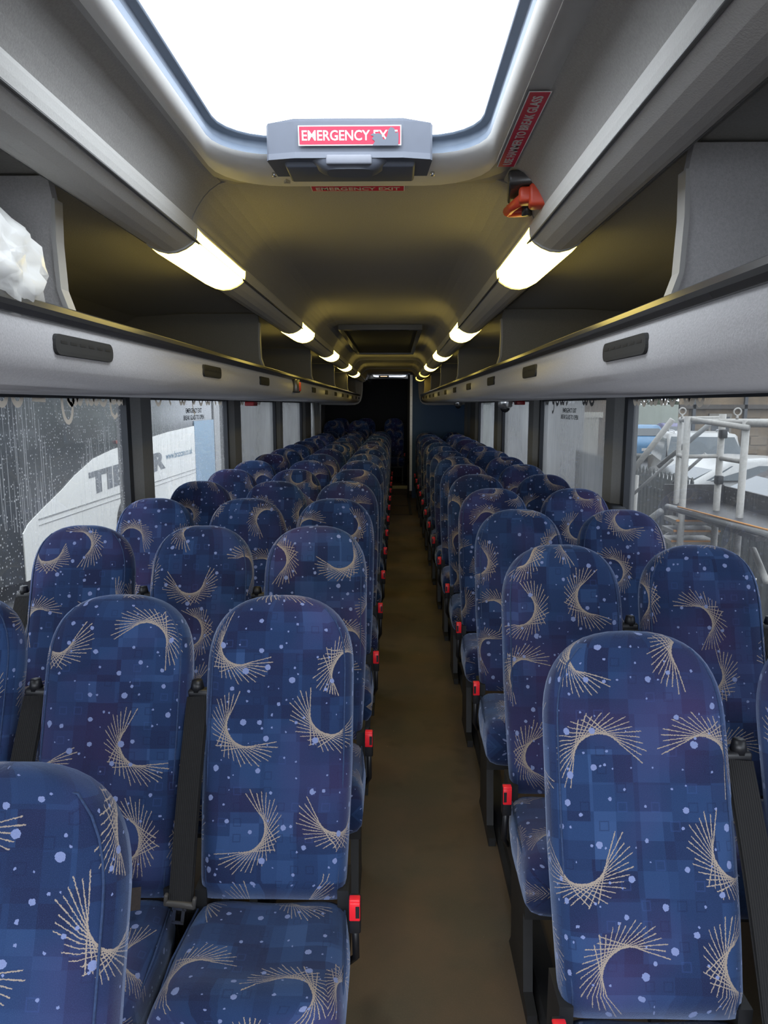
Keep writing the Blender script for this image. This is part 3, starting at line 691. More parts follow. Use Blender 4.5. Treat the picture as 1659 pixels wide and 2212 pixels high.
# red hammer boxes and other fittings under the racks
def hbox(loc, label, s=1.0):
    t = empty('hammer_box', label, 'hammer box', loc)
    b = MB(); b.rbox(-0.035, 0.035, -0.075 * s, 0.075 * s, -0.022, 0.010, 0.006, 2); b.build('case', plain('dull_red_plastic', (0.36, 0.012, 0.02), 0.4), t)
    b = MB(); b.rbox(-0.03, 0.03, 0.02, 0.11, -0.012, 0.004, 0.004, 2); b.build('bracket', M['black'], t)
hbox((mir(-1, 1.02), 5.45, 1.512), 'red hammer box under the left luggage rack by the third window')
hbox((mir(1, 1.12), 6.05, 1.520), 'red hammer box under the right luggage rack beyond the chrome housing', 0.9)
t = empty('hammer', 'small red and black hammer clipped to the left pelmet', 'hammer', (mir(-1, 0.470), 3.97, 1.603))
b = MB(); b.rbox(-0.018, 0.014, -0.05, 0.05, -0.038, 0.034, 0.006, 2); b.build('case', M['rail'], t)
b = MB(); b.rbox(-0.006, 0.020, 0.018, 0.055, -0.030, 0.020, 0.005, 2); b.build('grip', M['hammer'], t)
def chrome(loc, label, s=1.0):
    t = empty('chrome_housing', label, 'camera housing', loc); t.scale = (s, s, s)
    b = MB(); b.tube([(0, 0, 0.02), (0, 0, 0.0), (0, 0, -0.045), (0, 0, -0.055), (0, 0, -0.062)], [0.055, 0.06, 0.062, 0.05, 0.04], 18); b.build('ring', bpy.data.materials.get('pale_chrome') or plain('pale_chrome', (0.8, 0.8, 0.8), 0.2, metal=0.75), t)
    b = MB(); b.tube([(0, 0, -0.05), (0, 0, -0.075), (0, 0, -0.09), (0, 0, -0.098)], [0.042, 0.038, 0.024, 0.008], 16); b.build('dome', plain('smoked_dome', (0.03, 0.03, 0.035), 0.12), t)
chrome((mir(1, 0.985), 5.95, 1.532), 'chrome-ringed dome housing under the right luggage rack, nearer one')
chrome((mir(1, 0.985), 10.4, 1.540), 'chrome-ringed dome housing under the right luggage rack, farther one')

# ------------------------------------------------------------------ writing on the windows
def win_text(side, y, w, label):
    X = (XL if side < 0 else XR) - side * 0.004
    t = empty('window_notice', label, 'window notice', (X, y, 1.44))
    m = frame((0, 0, 0), (0, 1 if side < 0 else -1, 0), (0, 0, 1))
    text_mesh('lettering', 'EMERGENCY EXIT', 0.03, M['letter'], t, m @ Matrix.Translation((0, 0.022, 0)), width=w * 0.78, tall=0.030, bold=0.012)
    text_mesh('lettering', 'BREAK GLASS TO OPEN', 0.03, M['letter'], t, m @ Matrix.Translation((0, -0.022, 0)), width=w, tall=0.030, bold=0.012)
win_text(-1, 4.64, 0.47, 'dark EMERGENCY EXIT BREAK GLASS TO OPEN notice on the left second window')
win_text(1, 4.78, 0.47, 'dark EMERGENCY EXIT BREAK GLASS TO OPEN notice on the right second window')

def flat_stroke(b, pts, w, X, th=0.0015):
    P = [Vector((0, y, z)) for y, z in pts]; L_, R_ = [], []
    for i, p in enumerate(P):
        d = (P[min(i + 1, len(P) - 1)] - P[max(i - 1, 0)]).normalized(); nrm = Vector((0, -d.z, d.y)) * w / 2
        L_.append((X, (p + nrm).y, (p + nrm).z)); R_.append((X, (p - nrm).y, (p - nrm).z))
    n = len(P); b.add(L_ + R_, [(i, i + 1, n + i + 1, n + i) for i in range(n - 1)])
def bowl(y, w, z, h=0.05):      # lower half of a round letter
    return [(y - w / 2 * math.cos(math.pi * i / 10), z - h * math.sin(math.pi * i / 10)) for i in range(11)]
def script(side, glyphs, label, mat):
    X = (XL if side < 0 else XR) - side * 0.002; t = empty('window_script', label, 'window lettering', (X, glyphs[0][1], 1.53))
    for kind, y, w in glyphs:
        b = MB(); T = 1.545; st = 0.022
        if kind == 'o': flat_stroke(b, bowl(y, w, T, 0.045), st, X)
        if kind == 'u': flat_stroke(b, bowl(y - w * 0.25, w * 0.5, T, 0.04), st, X); flat_stroke(b, bowl(y + w * 0.25, w * 0.5, T, 0.04), st, X)
        if kind == 'l': flat_stroke(b, [(y, T), (y + 0.003, T - 0.03), (y + w * 0.4, T - 0.045)], st, X)
        if kind == '=': flat_stroke(b, [(y - w / 2, T - 0.024), (y + w / 2, T - 0.028)], st * 0.8, X); flat_stroke(b, [(y - w / 3, T - 0.008), (y + w / 3, T - 0.01)], st, X)
        if kind == 'g': flat_stroke(b, [(y, T)] + [(y + 0.002 + w * 0.35 * (1 - math.cos(a)), T - 0.04 - 0.075 * math.sin(a) ** 1 - 0.0) for a in [0.25 * i for i in range(1, 13)]] + [(y + w * 0.4, T - 0.02)], st * 0.9, X)
        if kind == 'p': flat_stroke(b, [(y, T), (y, T - 0.05), (y + 0.01, T - 0.085), (y + w * 0.35, T - 0.105), (y + w * 0.6, T - 0.09)], st * 0.9, X); flat_stroke(b, bowl(y + w * 0.3, w * 0.7, T, 0.035), st, X)
        if not b.v: continue
        b.v = [(x - t.location.x, yy - t.location.y, z - t.location.z) for x, yy, z in b.v]; b.build('letter', mat, t, fix=False)
    return t
script(-1, [('o', 2.37, 0.07), ('o', 2.47, 0.07), ('=', 2.62, 0.10), ('g', 2.80, 0.13), ('o', 2.88, 0.06), ('u', 2.94, 0.09), ('l', 3.02, 0.05), ('u', 3.10, 0.10), ('o', 3.20, 0.08), ('p', 3.28, 0.13), ('u', 3.41, 0.10)], 'fawn handwritten script along the top of the left first window', M['script'])
script(-1, [('o', 3.95, 0.10), ('l', 4.15, 0.06), ('u', 4.40, 0.12), ('p', 4.62, 0.10), ('o', 4.82, 0.09), ('u', 5.0, 0.12), ('l', 5.2, 0.08), ('u', 5.35, 0.1)], 'faint handwritten script along the top of the left second window', M['script'])
script(-1, [('u', 6.1, 0.16), ('l', 6.3, 0.06), ('u', 6.5, 0.14), ('o', 6.7, 0.1), ('u', 6.9, 0.12)], 'faint script along the top of the left third window', M['script'])
script(1, [('u', 5.5, 0.12), ('p', 5.25, 0.10), ('o', 5.15, 0.1), ('u', 5.0, 0.12), ('l', 4.85, 0.08), ('u', 4.4, 0.12), ('o', 4.25, 0.1)], 'dark handwritten script along the top of the right second window', M['sidewall'])
script(1, [('u', 3.46, 0.10), ('o', 3.36, 0.07), ('u', 3.24, 0.10), ('u', 3.12, 0.08), ('o', 3.02, 0.06), ('u', 2.85, 0.1), ('o', 2.75, 0.07)], 'fawn handwritten script along the top of the right first window', M['script'])

# ================================================================== SEATS
# seat origin: floor point under the foot of the backrest; it faces -y
H_BACK, W_HALF, TH = 0.700, 0.173, 0.052
REC = math.atan2(0.205, 0.60)
def hw(h):
    h0 = H_BACK - 0.20
    base = 0.160 + (W_HALF - 0.160) * min(1, max(0, h / 0.30)) ** 0.7
    if h <= h0: return base
    q = (h - h0) / (H_BACK - h0); return W_HALF * (1 - q ** 2.8) ** 0.42 if q < 1 else 0.0
def back_pt(x, h, d):      # d = towards the sitter
    c, s = math.cos(REC), math.sin(REC)
    return (x, h * s - d * c + 0.03, 0.425 + h * c + d * s)
def backrest_mesh():
    b = MB(); NU, NV = 22, 26
    hs = [H_BACK * (1 - (1 - j / NV) ** 1.8) for j in range(NV + 1)]; hs[0] = 0.0
    for face in (1, -1):
        vs = []; uvs = []
        for h in hs:
            w = hw(min(h, H_BACK - 1e-5))
            for i in range(NU + 1):
                u = math.sin(math.pi / 2 * (2 * i / NU - 1)); x = w * u
                e = (1 - abs(u) ** 7) ** 0.36 if abs(u) < 1 else 0
                ev = (1 - (max(0, h - 0.45) / (H_BACK - 0.45)) ** 8) ** 0.38 if h < H_BACK else 0
                eb = min(1, 0.55 + h / 0.10)
                t_ = TH * e * ev * eb
                if face > 0:
                    t_ *= 1 + 0.16 * math.exp(-((h - 0.16) / 0.10) ** 2) - 0.10 * (1 - abs(u)) * (1 if h < 0.45 else 0.4)
                vs.append(back_pt(x, h, t_ if face > 0 else -t_ * 0.8))
                ux = x + math.copysign((TH - t_) if face > 0 else (TH + t_), u) if abs(u) > 0.02 else x
                uvs.append((ux, h + ((TH - t_) if h > 0.45 and abs(u) < 0.8 else 0)))
        fs = [(j * (NU + 1) + i, j * (NU + 1) + i + 1, (j + 1) * (NU + 1) + i + 1, (j + 1) * (NU + 1) + i) for j in range(NV) for i in range(NU)]
        if face < 0: fs = [f[::-1] for f in fs]
        base = b.add(vs, fs, True)
        for i, u in enumerate(uvs): b.uv[base + i] = u
    n = NU + 1; off = n * (NV + 1)
    b.f.append(tuple(range(n))[::-1]); b.sm.append(False)
    b.f.append(tuple(off + i for i in range(n))); b.sm.append(False)
    return b
def piping_pts():
    L_ = []
    for j in range(0, 23):
        h = 0.02 + (H_BACK - 0.055) * j / 22; w = hw(h) * 0.895
        e = TH * (1 - 0.895 ** 7) ** 0.36 * min(1, 0.55 + h / 0.10); ev = (1 - (max(0, h - 0.45) / (H_BACK - 0.45)) ** 8) ** 0.38
        L_.append((w, h, e * ev + 0.0005))
    pts = [back_pt(-w, h, d) for w, h, d in L_]; top = L_[-1]
    for i in range(1, 8): f = i / 8; pts.append(back_pt(-top[0] + 2 * top[0] * f, top[1] + 0.006 * math.sin(math.pi * f), top[2] * (1 - 0.0 * f)))
    pts += [back_pt(w, h, d) for w, h, d in L_[::-1]]; return pts
def cushion_mesh():
    b = MB(); bm = bmesh.new(); NX, NY = 14, 16
    x0, x1, y0, y1, z0, z1 = -0.180, 0.180, -0.320, 0.035, 0.330, 0.475
    # superellipse section swept as a grid: top sheet, bottom sheet
    for face in (1, -1):
        vs, uvs = [], []
        for j in range(NY + 1):
            v = math.sin(math.pi / 2 * (2 * j / NY - 1)); y = (y0 + y1) / 2 + (y1 - y0) / 2 * v
            for i in range(NX + 1):
                u = math.sin(math.pi / 2 * (2 * i / NX - 1))
                wn_ = 1.0 - 0.10 * max(0, v) ** 2
                e = (1 - abs(u) ** 8) ** 0.33 if abs(u) < 1 else 0; ev = (1 - abs(v) ** 11) ** 0.33 if abs(v) < 1 else 0
                mid = 0.365 + 0.012 * (-v) * 0.6
                hgt = (0.072 + 0.012 * (1 if v < -0.2 else 0) * min(1, (-v - 0.2) * 2)) * e * ev
                if face > 0: hgt -= 0.010 * math.exp(-((abs(u) - 0.0) / 0.5) ** 2) * ev * (0.3 if v < -0.5 else 1)
                vs.append(((x1 * wn_) * u, y, mid + hgt * face)); uvs.append((x1 * u + (0.07 - hgt) * (1 if u > 0.3 else -1 if u < -0.3 else 0), y + 0.9 + face * 0 - (0.07 - hgt) * (1 if v < -0.6 else 0)))
        fs = [(j * (NX + 1) + i, j * (NX + 1) + i + 1, (j + 1) * (NX + 1) + i + 1, (j + 1) * (NX + 1) + i) for j in range(NY) for i in range(NX)]
        if face < 0: fs = [f[::-1] for f in fs]
        base = b.add(vs, fs, True)
        for i, u in enumerate(uvs): b.uv[base + i] = u
    bm.free(); return b

def make_seat(s, label):
    """s=-1: belt on the sitter's window side at image left, buckle at +x; s=+1 mirrored"""
    t = empty('coach_chair', label, 'seat', (0, 0, 0), 0, 'blue starburst coach seats')
    bk = backrest_mesh().build('backrest', M['fabric'], t)
    b = MB(); b.tube(piping_pts(), 0.0019, 6); b.build('piping', M['piping'], bk)
    b = MB(); bp = [(x, y + 0.0, z) for x, y, z in [back_pt(-0.145, 0.05, -TH * 0.86), back_pt(0.145, 0.05, -TH * 0.86), back_pt(0.15, 0.52, -TH * 0.86), back_pt(-0.15, 0.52, -TH * 0.86)]]
    bq = [(x, y + 0.012, z) for x, y, z in bp]; b.add(bp + bq, [(0, 1, 2, 3), (4, 7, 6, 5), (0, 4, 5, 1), (1, 5, 6, 2), (2, 6, 7, 3), (3, 7, 4, 0)]); b.build('back_shell', M['black'], t)
    cu = cushion_mesh().build('cushion', M['fabric'], t)
    for q_ in (-1, 1):
        b = MB(); b.tube([(q_ * 0.172, -0.300, 0.408), (q_ * 0.174, -0.16, 0.420), (q_ * 0.162, -0.01, 0.418)], 0.0024, 6); b.build('piping', M['piping'], cu)
    b = MB(); b.box(-0.17, 0.17, -0.27, 0.08, 0.265, 0.305); b.box(-0.170, -0.145, -0.0, 0.09, 0.27, 0.46); b.box(0.145, 0.170, 0.0, 0.09, 0.27, 0.46)
    b.build('seat_frame', M['blackmetal'], t)
    for x in (-0.15, 0.15):
        b = MB(); b.prism([(-0.30, 0.0), (-0.02, 0.0), (-0.05, 0.04), (-0.02, 0.27), (-0.20, 0.27), (-0.24, 0.04), (-0.30, 0.03)], 'x', x - 0.012, x + 0.012); b.build('leg', M['blackmetal'], t)
    # belt on side s
    g = back_pt(s * 0.192, 0.46, 0.010)
    b = MB(); gm = Matrix.Translation(g)
    b.rbox(-0.026, 0.026, -0.012, 0.016, -0.012, 0.010, 0.006, 2, gm)
    b.tube([(g[0] + s * 0.004, g[1] + 0.004, g[2] + 0.004), (g[0] + s * 0.004, g[1] + 0.004, g[2] + 0.030)], [0.017, 0.012], 12)
    b.tube([(g[0] - s * 0.026, g[1], g[2] - 0.004), (g[0] - s * 0.036, g[1] - 0.004, g[2] + 0.004)], 0.006, 6)
    b.build('belt_guide', M['black'], t)
    path, wv = [], []
    e = Vector((s * 0.184, -0.062, 0.475)); g0 = Vector((g[0], g[1] - 0.014, g[2] - 0.004))
    for i in range(11):
        f = i / 10; p = g0.lerp(e, f); p.y -= 0.012 * math.sin(math.pi * f); path.append(p)
        a = R(8 + 10 * math.sin(f * 3)) * -s; wv.append((0.0235 * math.cos(a), 0.0235 * math.sin(a), 0))
    b = MB(); b.ribbon(path, wv); b.build('belt_webbing', M['belt'], t)
    path2 = [p + Vector((-s * 0.004, 0.010 + 0.012 * math.sin(3.1 * i / 10), 0)) for i, p in enumerate(path)]
    path2 += [Vector((s * 0.190, 0.0, 0.40)), Vector((s * 0.190, 0.02, 0.31))]; wv2 = [(w[0] * 0.98, -w[1] * 1.4, 0) for w in wv] + [wv[-1]] * 2
    b = MB(); b.ribbon(path2, wv2); b.build('belt_webbing', M['belt'], t)
    b = MB(); T = Matrix.Translation(e) @ Matrix.Rotation(R(-8 * s), 4, 'Y')
    b.rbox(-0.034, 0.034, -0.006, 0.006, -0.010, 0.004, 0.004, 2, T); b.rbox(-0.034, -0.026, -0.006, 0.006, -0.008, 0.018, 0.003, 2, T); b.rbox(0.026, 0.034, -0.006, 0.006, -0.008, 0.018, 0.003, 2, T)
    tg = b.build('belt_tongue', plain('grey_tongue_plastic', (0.055, 0.05, 0.045), 0.5) if s < 0 else bpy.data.materials['grey_tongue_plastic'], t)
    b = MB(); B = [(-0.012, -0.050), (0.012, -0.050), (0.015, -0.010), (-0.015, -0.010)]
    for (xa, xb, za, zb) in ((-0.013, -0.006, -0.048, -0.008), (0.006, 0.013, -0.048, -0.008), (-0.013, 0.013, -0.052, -0.044), (-0.015, 0.015, -0.018, -0.008)): b.box(xa, xb, -0.0012, 0.0012, za, zb, T)
    b.build('tongue_blade', M['steel'], tg)
    # buckle on the other side
    bx, by, bz = -s * 0.188, -0.070, 0.478
    b = MB(); b.rbox(bx - 0.0125, bx + 0.0125, by - 0.010, by + 0.014, bz - 0.060, bz + 0.022, 0.004, 2); b.tube([(bx, by + 0.004, bz - 0.05), (bx, by + 0.03, bz - 0.15), (bx + s * 0.015, by + 0.06, 0.29)], 0.008, 6)
    bu = b.build('belt_buckle', M['black'], t)
    b = MB(); b.rbox(bx - 0.0115, bx + 0.0115, by - 0.0135, by - 0.006, bz - 0.026, bz + 0.018, 0.0022, 2); b.rbox(bx - 0.0115, bx + 0.0115, by - 0.012, by + 0.006, bz + 0.012, bz + 0.0235, 0.0022, 2)
    b.build('release_button', M['red'], bu)
    b = MB(); b.box(bx - 0.004 - s * 0.006, bx + 0.004 - s * 0.006, by - 0.0142, by - 0.0134, bz - 0.018, bz + 0.010); b.build('button_slot', M['black'], bu)
    return t
protoL = make_seat(-1, ''); protoR = make_seat(1, '')
words = ['front', 'second', 'third', 'fourth', 'fifth', 'sixth', 'seventh', 'eighth', 'ninth', 'tenth', 'eleventh', 'twelfth', 'thirteenth', 'fourteenth']
used = set()
def place(s, x, ytop, label, zscale=1.0, z0=0.0, rz=0.0, aisle=True):
    proto = protoL if s < 0 else protoR
    if s not in used: o = proto; used.add(s)
    else: o = copy_tree(proto)
    for ch in o.children:
        if ch.name.startswith('belt_buckle'): ch.location = (0, 0, 0)
    o.location = (x, ytop - 0.270, z0); o.scale = (1, 1, zscale); o.rotation_euler = (0, 0, rz); o['label'] = label
    if not aisle:
        for ch in o.children:
            if ch.name.startswith('belt_buckle'): ch.location = (0, 0.05, -0.20)
    return o
PITCH = 0.715
for n in range(14):
    y = 1.70 + PITCH * n
    f = n / 13.0
    for x, nm in ((-0.270 + 0.040 * f, 'aisle'), (-0.655 + 0.05 * f, 'middle'), (-1.062 + 0.05 * f, 'window')):
        zs = 0.958 if n == 0 else 1.0
        place(-1, x, y + (0 if n else -0.01), ('left block %s seat, %s row%s, blue starburst fabric' % (nm, words[n], ' with its cushion in view' if n == 0 and nm == 'aisle' else '')), zs, aisle=nm == 'aisle')
for n in range(14):
    y = 1.385 + PITCH * n; f = n / 13.0
    for x, nm in ((0.488 - 0.01 * f - (0.025 if n == 0 else 0), 'aisle'), (0.892 - 0.03 * f - (0.01 if n == 0 else 0), 'window')):
        place(1, x, y, 'right block %s seat, %s row, blue starburst fabric' % (nm, words[n]), 0.970 if n == 0 else 1.0, aisle=nm == 'aisle')
place(-1, -0.530, 0.935, 'blue starburst seat cut off at the bottom left corner, nearest the camera', 0.925)
for i, x in enumerate((-1.01, -0.60)):
    place(-1, x, 11.85, '%s raised blue seat in the row before the back bench' % ('window-side' if i == 0 else 'inner'), 1.0, 0.15)
for i, x in enumerate((-0.97, -0.52, -0.02)):
    place(-1, x, 12.75, '%s dark blue seat of the back bench under the dark rear wall' % ('left', 'middle', 'aisle-end')[i], 1.02, 0.15)

# belt strap lying across the cushion of the front middle seat
b = MB(); P0 = Vector((-0.80, 1.335, 0.470)); pts = [P0, P0 + Vector((0.06, -0.01, 0.008)), P0 + Vector((0.14, -0.02, 0.014)), P0 + Vector((0.22, 0.0, 0.004)), P0 + Vector((0.26, 0.03, -0.01))]
b.ribbon(pts, [(0, 0.006, 0.022)] * 5, 0.002); o = b.build('lap_strap', plain('brown_black_webbing', (0.035, 0.025, 0.02), 0.7, var=0.4, scale=150)); tag(o, 'dark brown lap strap lying across the front middle seat of the left block', 'strap')

# ================================================================== OUTSIDE
GZ = -0.80
def ground_mat():
    t = NT('wet_asphalt'); g = t.n('TexCoord').outputs['Object']
    c = t.ramp(t.noise(g, 0.5, 5, 0.6), [(0.3, (0.055, 0.055, 0.06)), (0.7, (0.12, 0.12, 0.12))]); t.princ(c, 0.45); return t.m
b = MB(); b.box(-60, 70, -30, 90, GZ - 0.1, GZ); struct(b.build('ground', ground_mat()))
# neighbouring coach on the left
BX = -4.32
bw = plain('white_coach_paint', (0.85, 0.84, 0.80), 0.35, var=0.04, scale=1); bk = plain('dark_coach_glass', (0.028, 0.032, 0.036), 0.15, var=0.1, scale=2)
t = empty('coach', 'white and black coach parked alongside the left windows', 'coach', (BX, 10, GZ))
def bo(x, y, z): return (x - BX, y - 10, z - GZ)
b = MB()   # body hull, front end rounded in plan
prof = []
for i in range(9): a = R(90 * i / 8); prof.append((BX - 0.45 + 0.45 * math.sin(a) - 0.0, 8.10 - 0.45 * math.cos(a) + 0.0))
hull = [(BX - 2.4, 7.65)] + prof + [(BX, 20.0), (BX - 2.4, 20.0)]
n = len(hull); b.add([bo(x, y, GZ + 0.25) for x, y in hull] + [bo(x, y, 2.70) for x, y in hull], [tuple(range(n))[::-1], tuple(range(n, 2 * n))] + [(i, (i + 1) % n, n + (i + 1) % n, n + i) for i in range(n)])
b.build('body', bk, t)
sweep = [(8.03, 0.015), (8.17, 0.116), (8.5, 0.231), (9.05, 0.406), (9.45, 0.555), (10.08, 0.737), (10.8, 0.825), (11.75, 0.886), (13.5, 0.987), (15.25, 1.048)]
b = MB(); vs = [bo(BX + 0.004, y, z) for y, z in sweep] + [bo(BX + 0.004, y, GZ + 0.25) for y, z in sweep]; vs += [(x + 0.012, y, z) for x, y, z in vs]; n = len(sweep)
fs = [(i, i + 1, n + i + 1, n + i) for i in range(n - 1)]; fs += [tuple(2 * n + k_ for k_ in f) for f in fs] + [(i, 2 * n + i, 2 * n + i + 1, i + 1) for i in range(n - 1)]
b.add(vs, fs); b.build('white_side_panel', bw, t)
b = MB(); b.box(0.004, 0.02, 5.26, 6.9, 0.25, 1.95); b.build('blue_side_panel', plain('pale_blue_panel', (0.22, 0.34, 0.46), 0.4), t)
b = MB(); b.box(0.004, 0.03, 6.92, 8.1, 0.25, 2.4); b.build('rear_panel', plain('grey_panel', (0.30, 0.30, 0.30), 0.4), t)
b = MB(); b.box(0.004, 0.022, -1.6, 5.24, 0.92, 0.935); b.box(0.004, 0.022, -1.6, 5.24, 0.85, 0.858); b.build('body_seam', plain('seam_grey', (0.3, 0.3, 0.29), 0.5), t)
for yc in (1.2, 8.6):
    b = MB(); b.tube([bo(BX - 0.25, 10 + yc, GZ + 0.42), bo(BX + 0.03, 10 + yc, GZ + 0.42)], 0.42, 24); b.build('wheel', M['black'], t)
mt = frame((0.020, 1.55, 0.44 - GZ), (0, 1, 0), (0, 0, 1))
sh = Matrix(((1, 0, 0, 0), (0.03, 1, 0, 0), (0, 0, 1, 0), (0, 0, 0, 1)))
text_mesh('lettering', 'TIBS TR', 0.3, plain('slate_letter_paint', (0.16, 0.17, 0.185), 0.5), t, mt @ sh, width=3.35, tall=0.335, bold=0.055)
text_mesh('web_address', 'www.brazcan.co.uk', 0.1, plain('blue_letter_paint', (0.10, 0.22, 0.33), 0.5), t, frame((0.020, 4.15, 0.54 - GZ), (0, 1, 0), (0, 0, 1)), width=1.75, tall=0.13)
b = MB(); b.rbox(0.0, 0.05, 0.95, 1.3, 0.90 + 0.80, 0.95 + 0.80, 0.008, 2); b.build('marker_lamp', plain('pink_marker', (0.5, 0.18, 0.16), 0.3), t)
# pale yard wall beyond the coach
b = MB(); b.box(-12, -11.8, -5, 40, GZ, 0.9); tag(b.build('yard_wall', plain('pale_render', (0.45, 0.45, 0.43), 0.9)), 'pale rendered yard wall beyond the parked coach', 'wall')

b = MB(); b.box(-11, -5.2, 20.5, 60, GZ, 4.5); tag(b.build('added_sky_block', plain('sky_block_grey', (0.26, 0.26, 0.25), 0.8, var=0.1, scale=1)), 'added grey block hiding the sky beyond the far left windows', 'shed')  # block added to hide bright sky so the far left panes stay grey
# access platform (white steel tubes) on the right
wt = plain('white_speckled_paint', (0.40, 0.385, 0.355), 0.5, var=0.25, scale=60); wg = plain('galvanised_rail', (0.30, 0.30, 0.29), 0.45, var=0.2, scale=30)
t = empty('access_platform', 'white tubular access platform with steps outside the right window', 'platform', (2.2, 4.9, GZ))
def tb(name, a, c, r=0.022, m=None, n=10, par=None):
    b = MB(); o = Vector((2.2, 4.9, GZ)); b.tube([Vector(a) - o, Vector(c) - o], r, n); return b.build(name, m or wt, par or t)
posts = {'A': (2.12, 5.35), 'B': (2.03, 5.0), 'C': (2.27, 5.0), 'D': (2.28, 4.68), 'E': (2.22, 5.55), 'F': (2.36, 5.2)}
ztop = {'A': 1.40, 'B': 1.42, 'C': 1.435, 'D': 1.40, 'E': 1.40, 'F': 1.41}
for k_, (x, y) in posts.items(): tb('post', (x, y, GZ), (x, y, ztop[k_]), 0.023 if k_ in 'BCD' else 0.017)
tb('guard_rail', (2.03, 5.0, 1.385), (2.75, 4.95, 1.385), 0.019); tb('guard_rail', (2.03, 5.03, 1.402), (2.28, 4.64, 1.352), 0.019); tb('guard_rail', (2.28, 4.68, 1.38), (2.75, 4.1, 1.38), 0.022)
tb('guard_rail', (2.12, 5.35, 1.392), (2.03, 5.0, 1.392), 0.018); tb('guard_rail', (2.12, 5.35, 1.40), (2.36, 5.2, 1.405), 0.014)
tb('mid_rail', (2.12, 5.35, 1.13), (2.03, 5.0, 1.13), 0.016); tb('mid_rail', (2.03, 5.0, 1.14), (2.27, 5.0, 1.145), 0.014); tb('mid_rail', (2.27, 5.0, 1.13), (2.28, 4.68, 1.13), 0.016)
tb('brace', (2.08, 5.4, 1.39), (1.78, 5.6, 0.86), 0.022); tb('brace', (2.06, 5.3, 1.10), (1.82, 5.6, 0.74), 0.012, wg); tb('brace', (2.27, 5.2, 1.36), (2.07, 5.6, 1.02), 0.018, wg); tb('brace', (2.30, 5.3, 1.14), (2.15, 5.5, 0.90), 0.012, wg)
tb('post', (1.945, 5.8, GZ), (1.97, 5.8, 0.93), 0.019); tb('post', (2.15, 5.4, GZ), (2.15, 5.4, 1.0), 0.016)
for (x, y, z) in ((2.07, 5.2, 1.40), (2.275, 4.80, 1.40)):
    b = MB(); o = Vector((2.2, 4.9, GZ)); ctr = Vector((x, y, z + 0.052)) - o
    b.tube([ctr + Vector((0.024 * math.cos(a), 0, 0.024 * math.sin(a))) for a in [2 * math.pi * i / 16 for i in range(17)]], 0.0055, 6, cap=False)
    b.tube([ctr + Vector((0, 0, -0.026)), ctr + Vector((0, 0, -0.05))], 0.009, 8); b.build('lifting_eye', wt, t)
for (x, y, z) in ((2.27, 4.98, 1.30), (2.265, 4.98, 0.98)):
    b = MB(); o = Vector((2.2, 4.9, GZ)); c_ = Vector((x, y, z)) - o; b.rbox(c_.x - 0.022, c_.x + 0.022, c_.y - 0.03, c_.y + 0.03, c_.z - 0.03, c_.z + 0.03, 0.006, 2); b.build('black_clamp', M['black'], t)
dk = plain('black_chequer_plate', (0.035, 0.032, 0.032), 0.45, var=0.4, scale=20)
def pbox(name, x0, x1, y0, y1, z0, z1, m):
    b = MB(); b.box(x0 - 2.2, x1 - 2.2, y0 - 4.9, y1 - 4.9, z0 - GZ, z1 - GZ); return b.build(name, m, t)
pbox('kick_plate', 2.05, 2.50, 5.40, 5.42, 0.75, 0.90, dk); pbox('kick_plate', 2.50, 2.52, 4.0, 5.42, 0.75, 0.89, dk); pbox('deck', 2.05, 2.52, 4.0, 5.42, 0.73, 0.76, dk); pbox('kick_plate', 2.52, 3.1, 4.4, 4.42, 0.70, 0.86, dk)
pbox('rail_edge', 2.5, 3.1, 4.38, 4.40, 0.87, 0.885, wt)
orange = plain('orange_tread_edge', (0.75, 0.33, 0.07), 0.5, var=0.1)
o_ = tb('hand_rail', (1.885, 4.9, 0.80), (2.13, 3.9, 0.775), 0.022, wg); b = MB(); oo = Vector((2.2, 4.9, GZ)); b.tube([Vector((1.90, 4.75, 0.822)) - oo, Vector((2.125, 3.9, 0.799)) - oo], 0.006, 6); b.build('orange_strip', orange, o_)
for z in (0.66, 0.58, 0.50, 0.30, 0.1, -0.1, -0.3, -0.5):
    st = pbox('step', 1.99, 2.32, 5.0 + (0.66 - z) * 0.4, 5.22 + (0.66 - z) * 0.4, z, z + 0.03, wt); b = MB(); b.box(1.99 - 2.2, 2.32 - 2.2, 4.985 - 4.9 + (0.66 - z) * 0.4, 5.0 - 4.9 + (0.66 - z) * 0.4, z + 0.022 - GZ, z + 0.034 - GZ); b.build('tread_edge', orange, st)
tb('stringer', (2.36, 5.25, 0.72), (2.10, 5.6, 0.42), 0.024, wg); tb('stringer', (1.98, 5.25, 0.72), (1.80, 5.6, 0.42), 0.024, wg); tb('cross_tube', (2.13, 4.0, 0.50), (2.35, 4.6, 0.56), 0.020)
# small white sign on a thin stake
t = empty('marker_flag', 'small white triangular marker on a thin stake by the platform', 'marker', (2.0, 3.9, GZ))
b = MB(); b.prism([(-0.022, 1.34), (0.022, 1.34), (0.0, 1.27)], 'y', -0.004, 0.004); b.build('plate', M['white'], t)
b = MB(); b.tube([(0, 0, 0), (0, 0, 1.29)], 0.003, 6); b.build('stake', M['steel'], t)

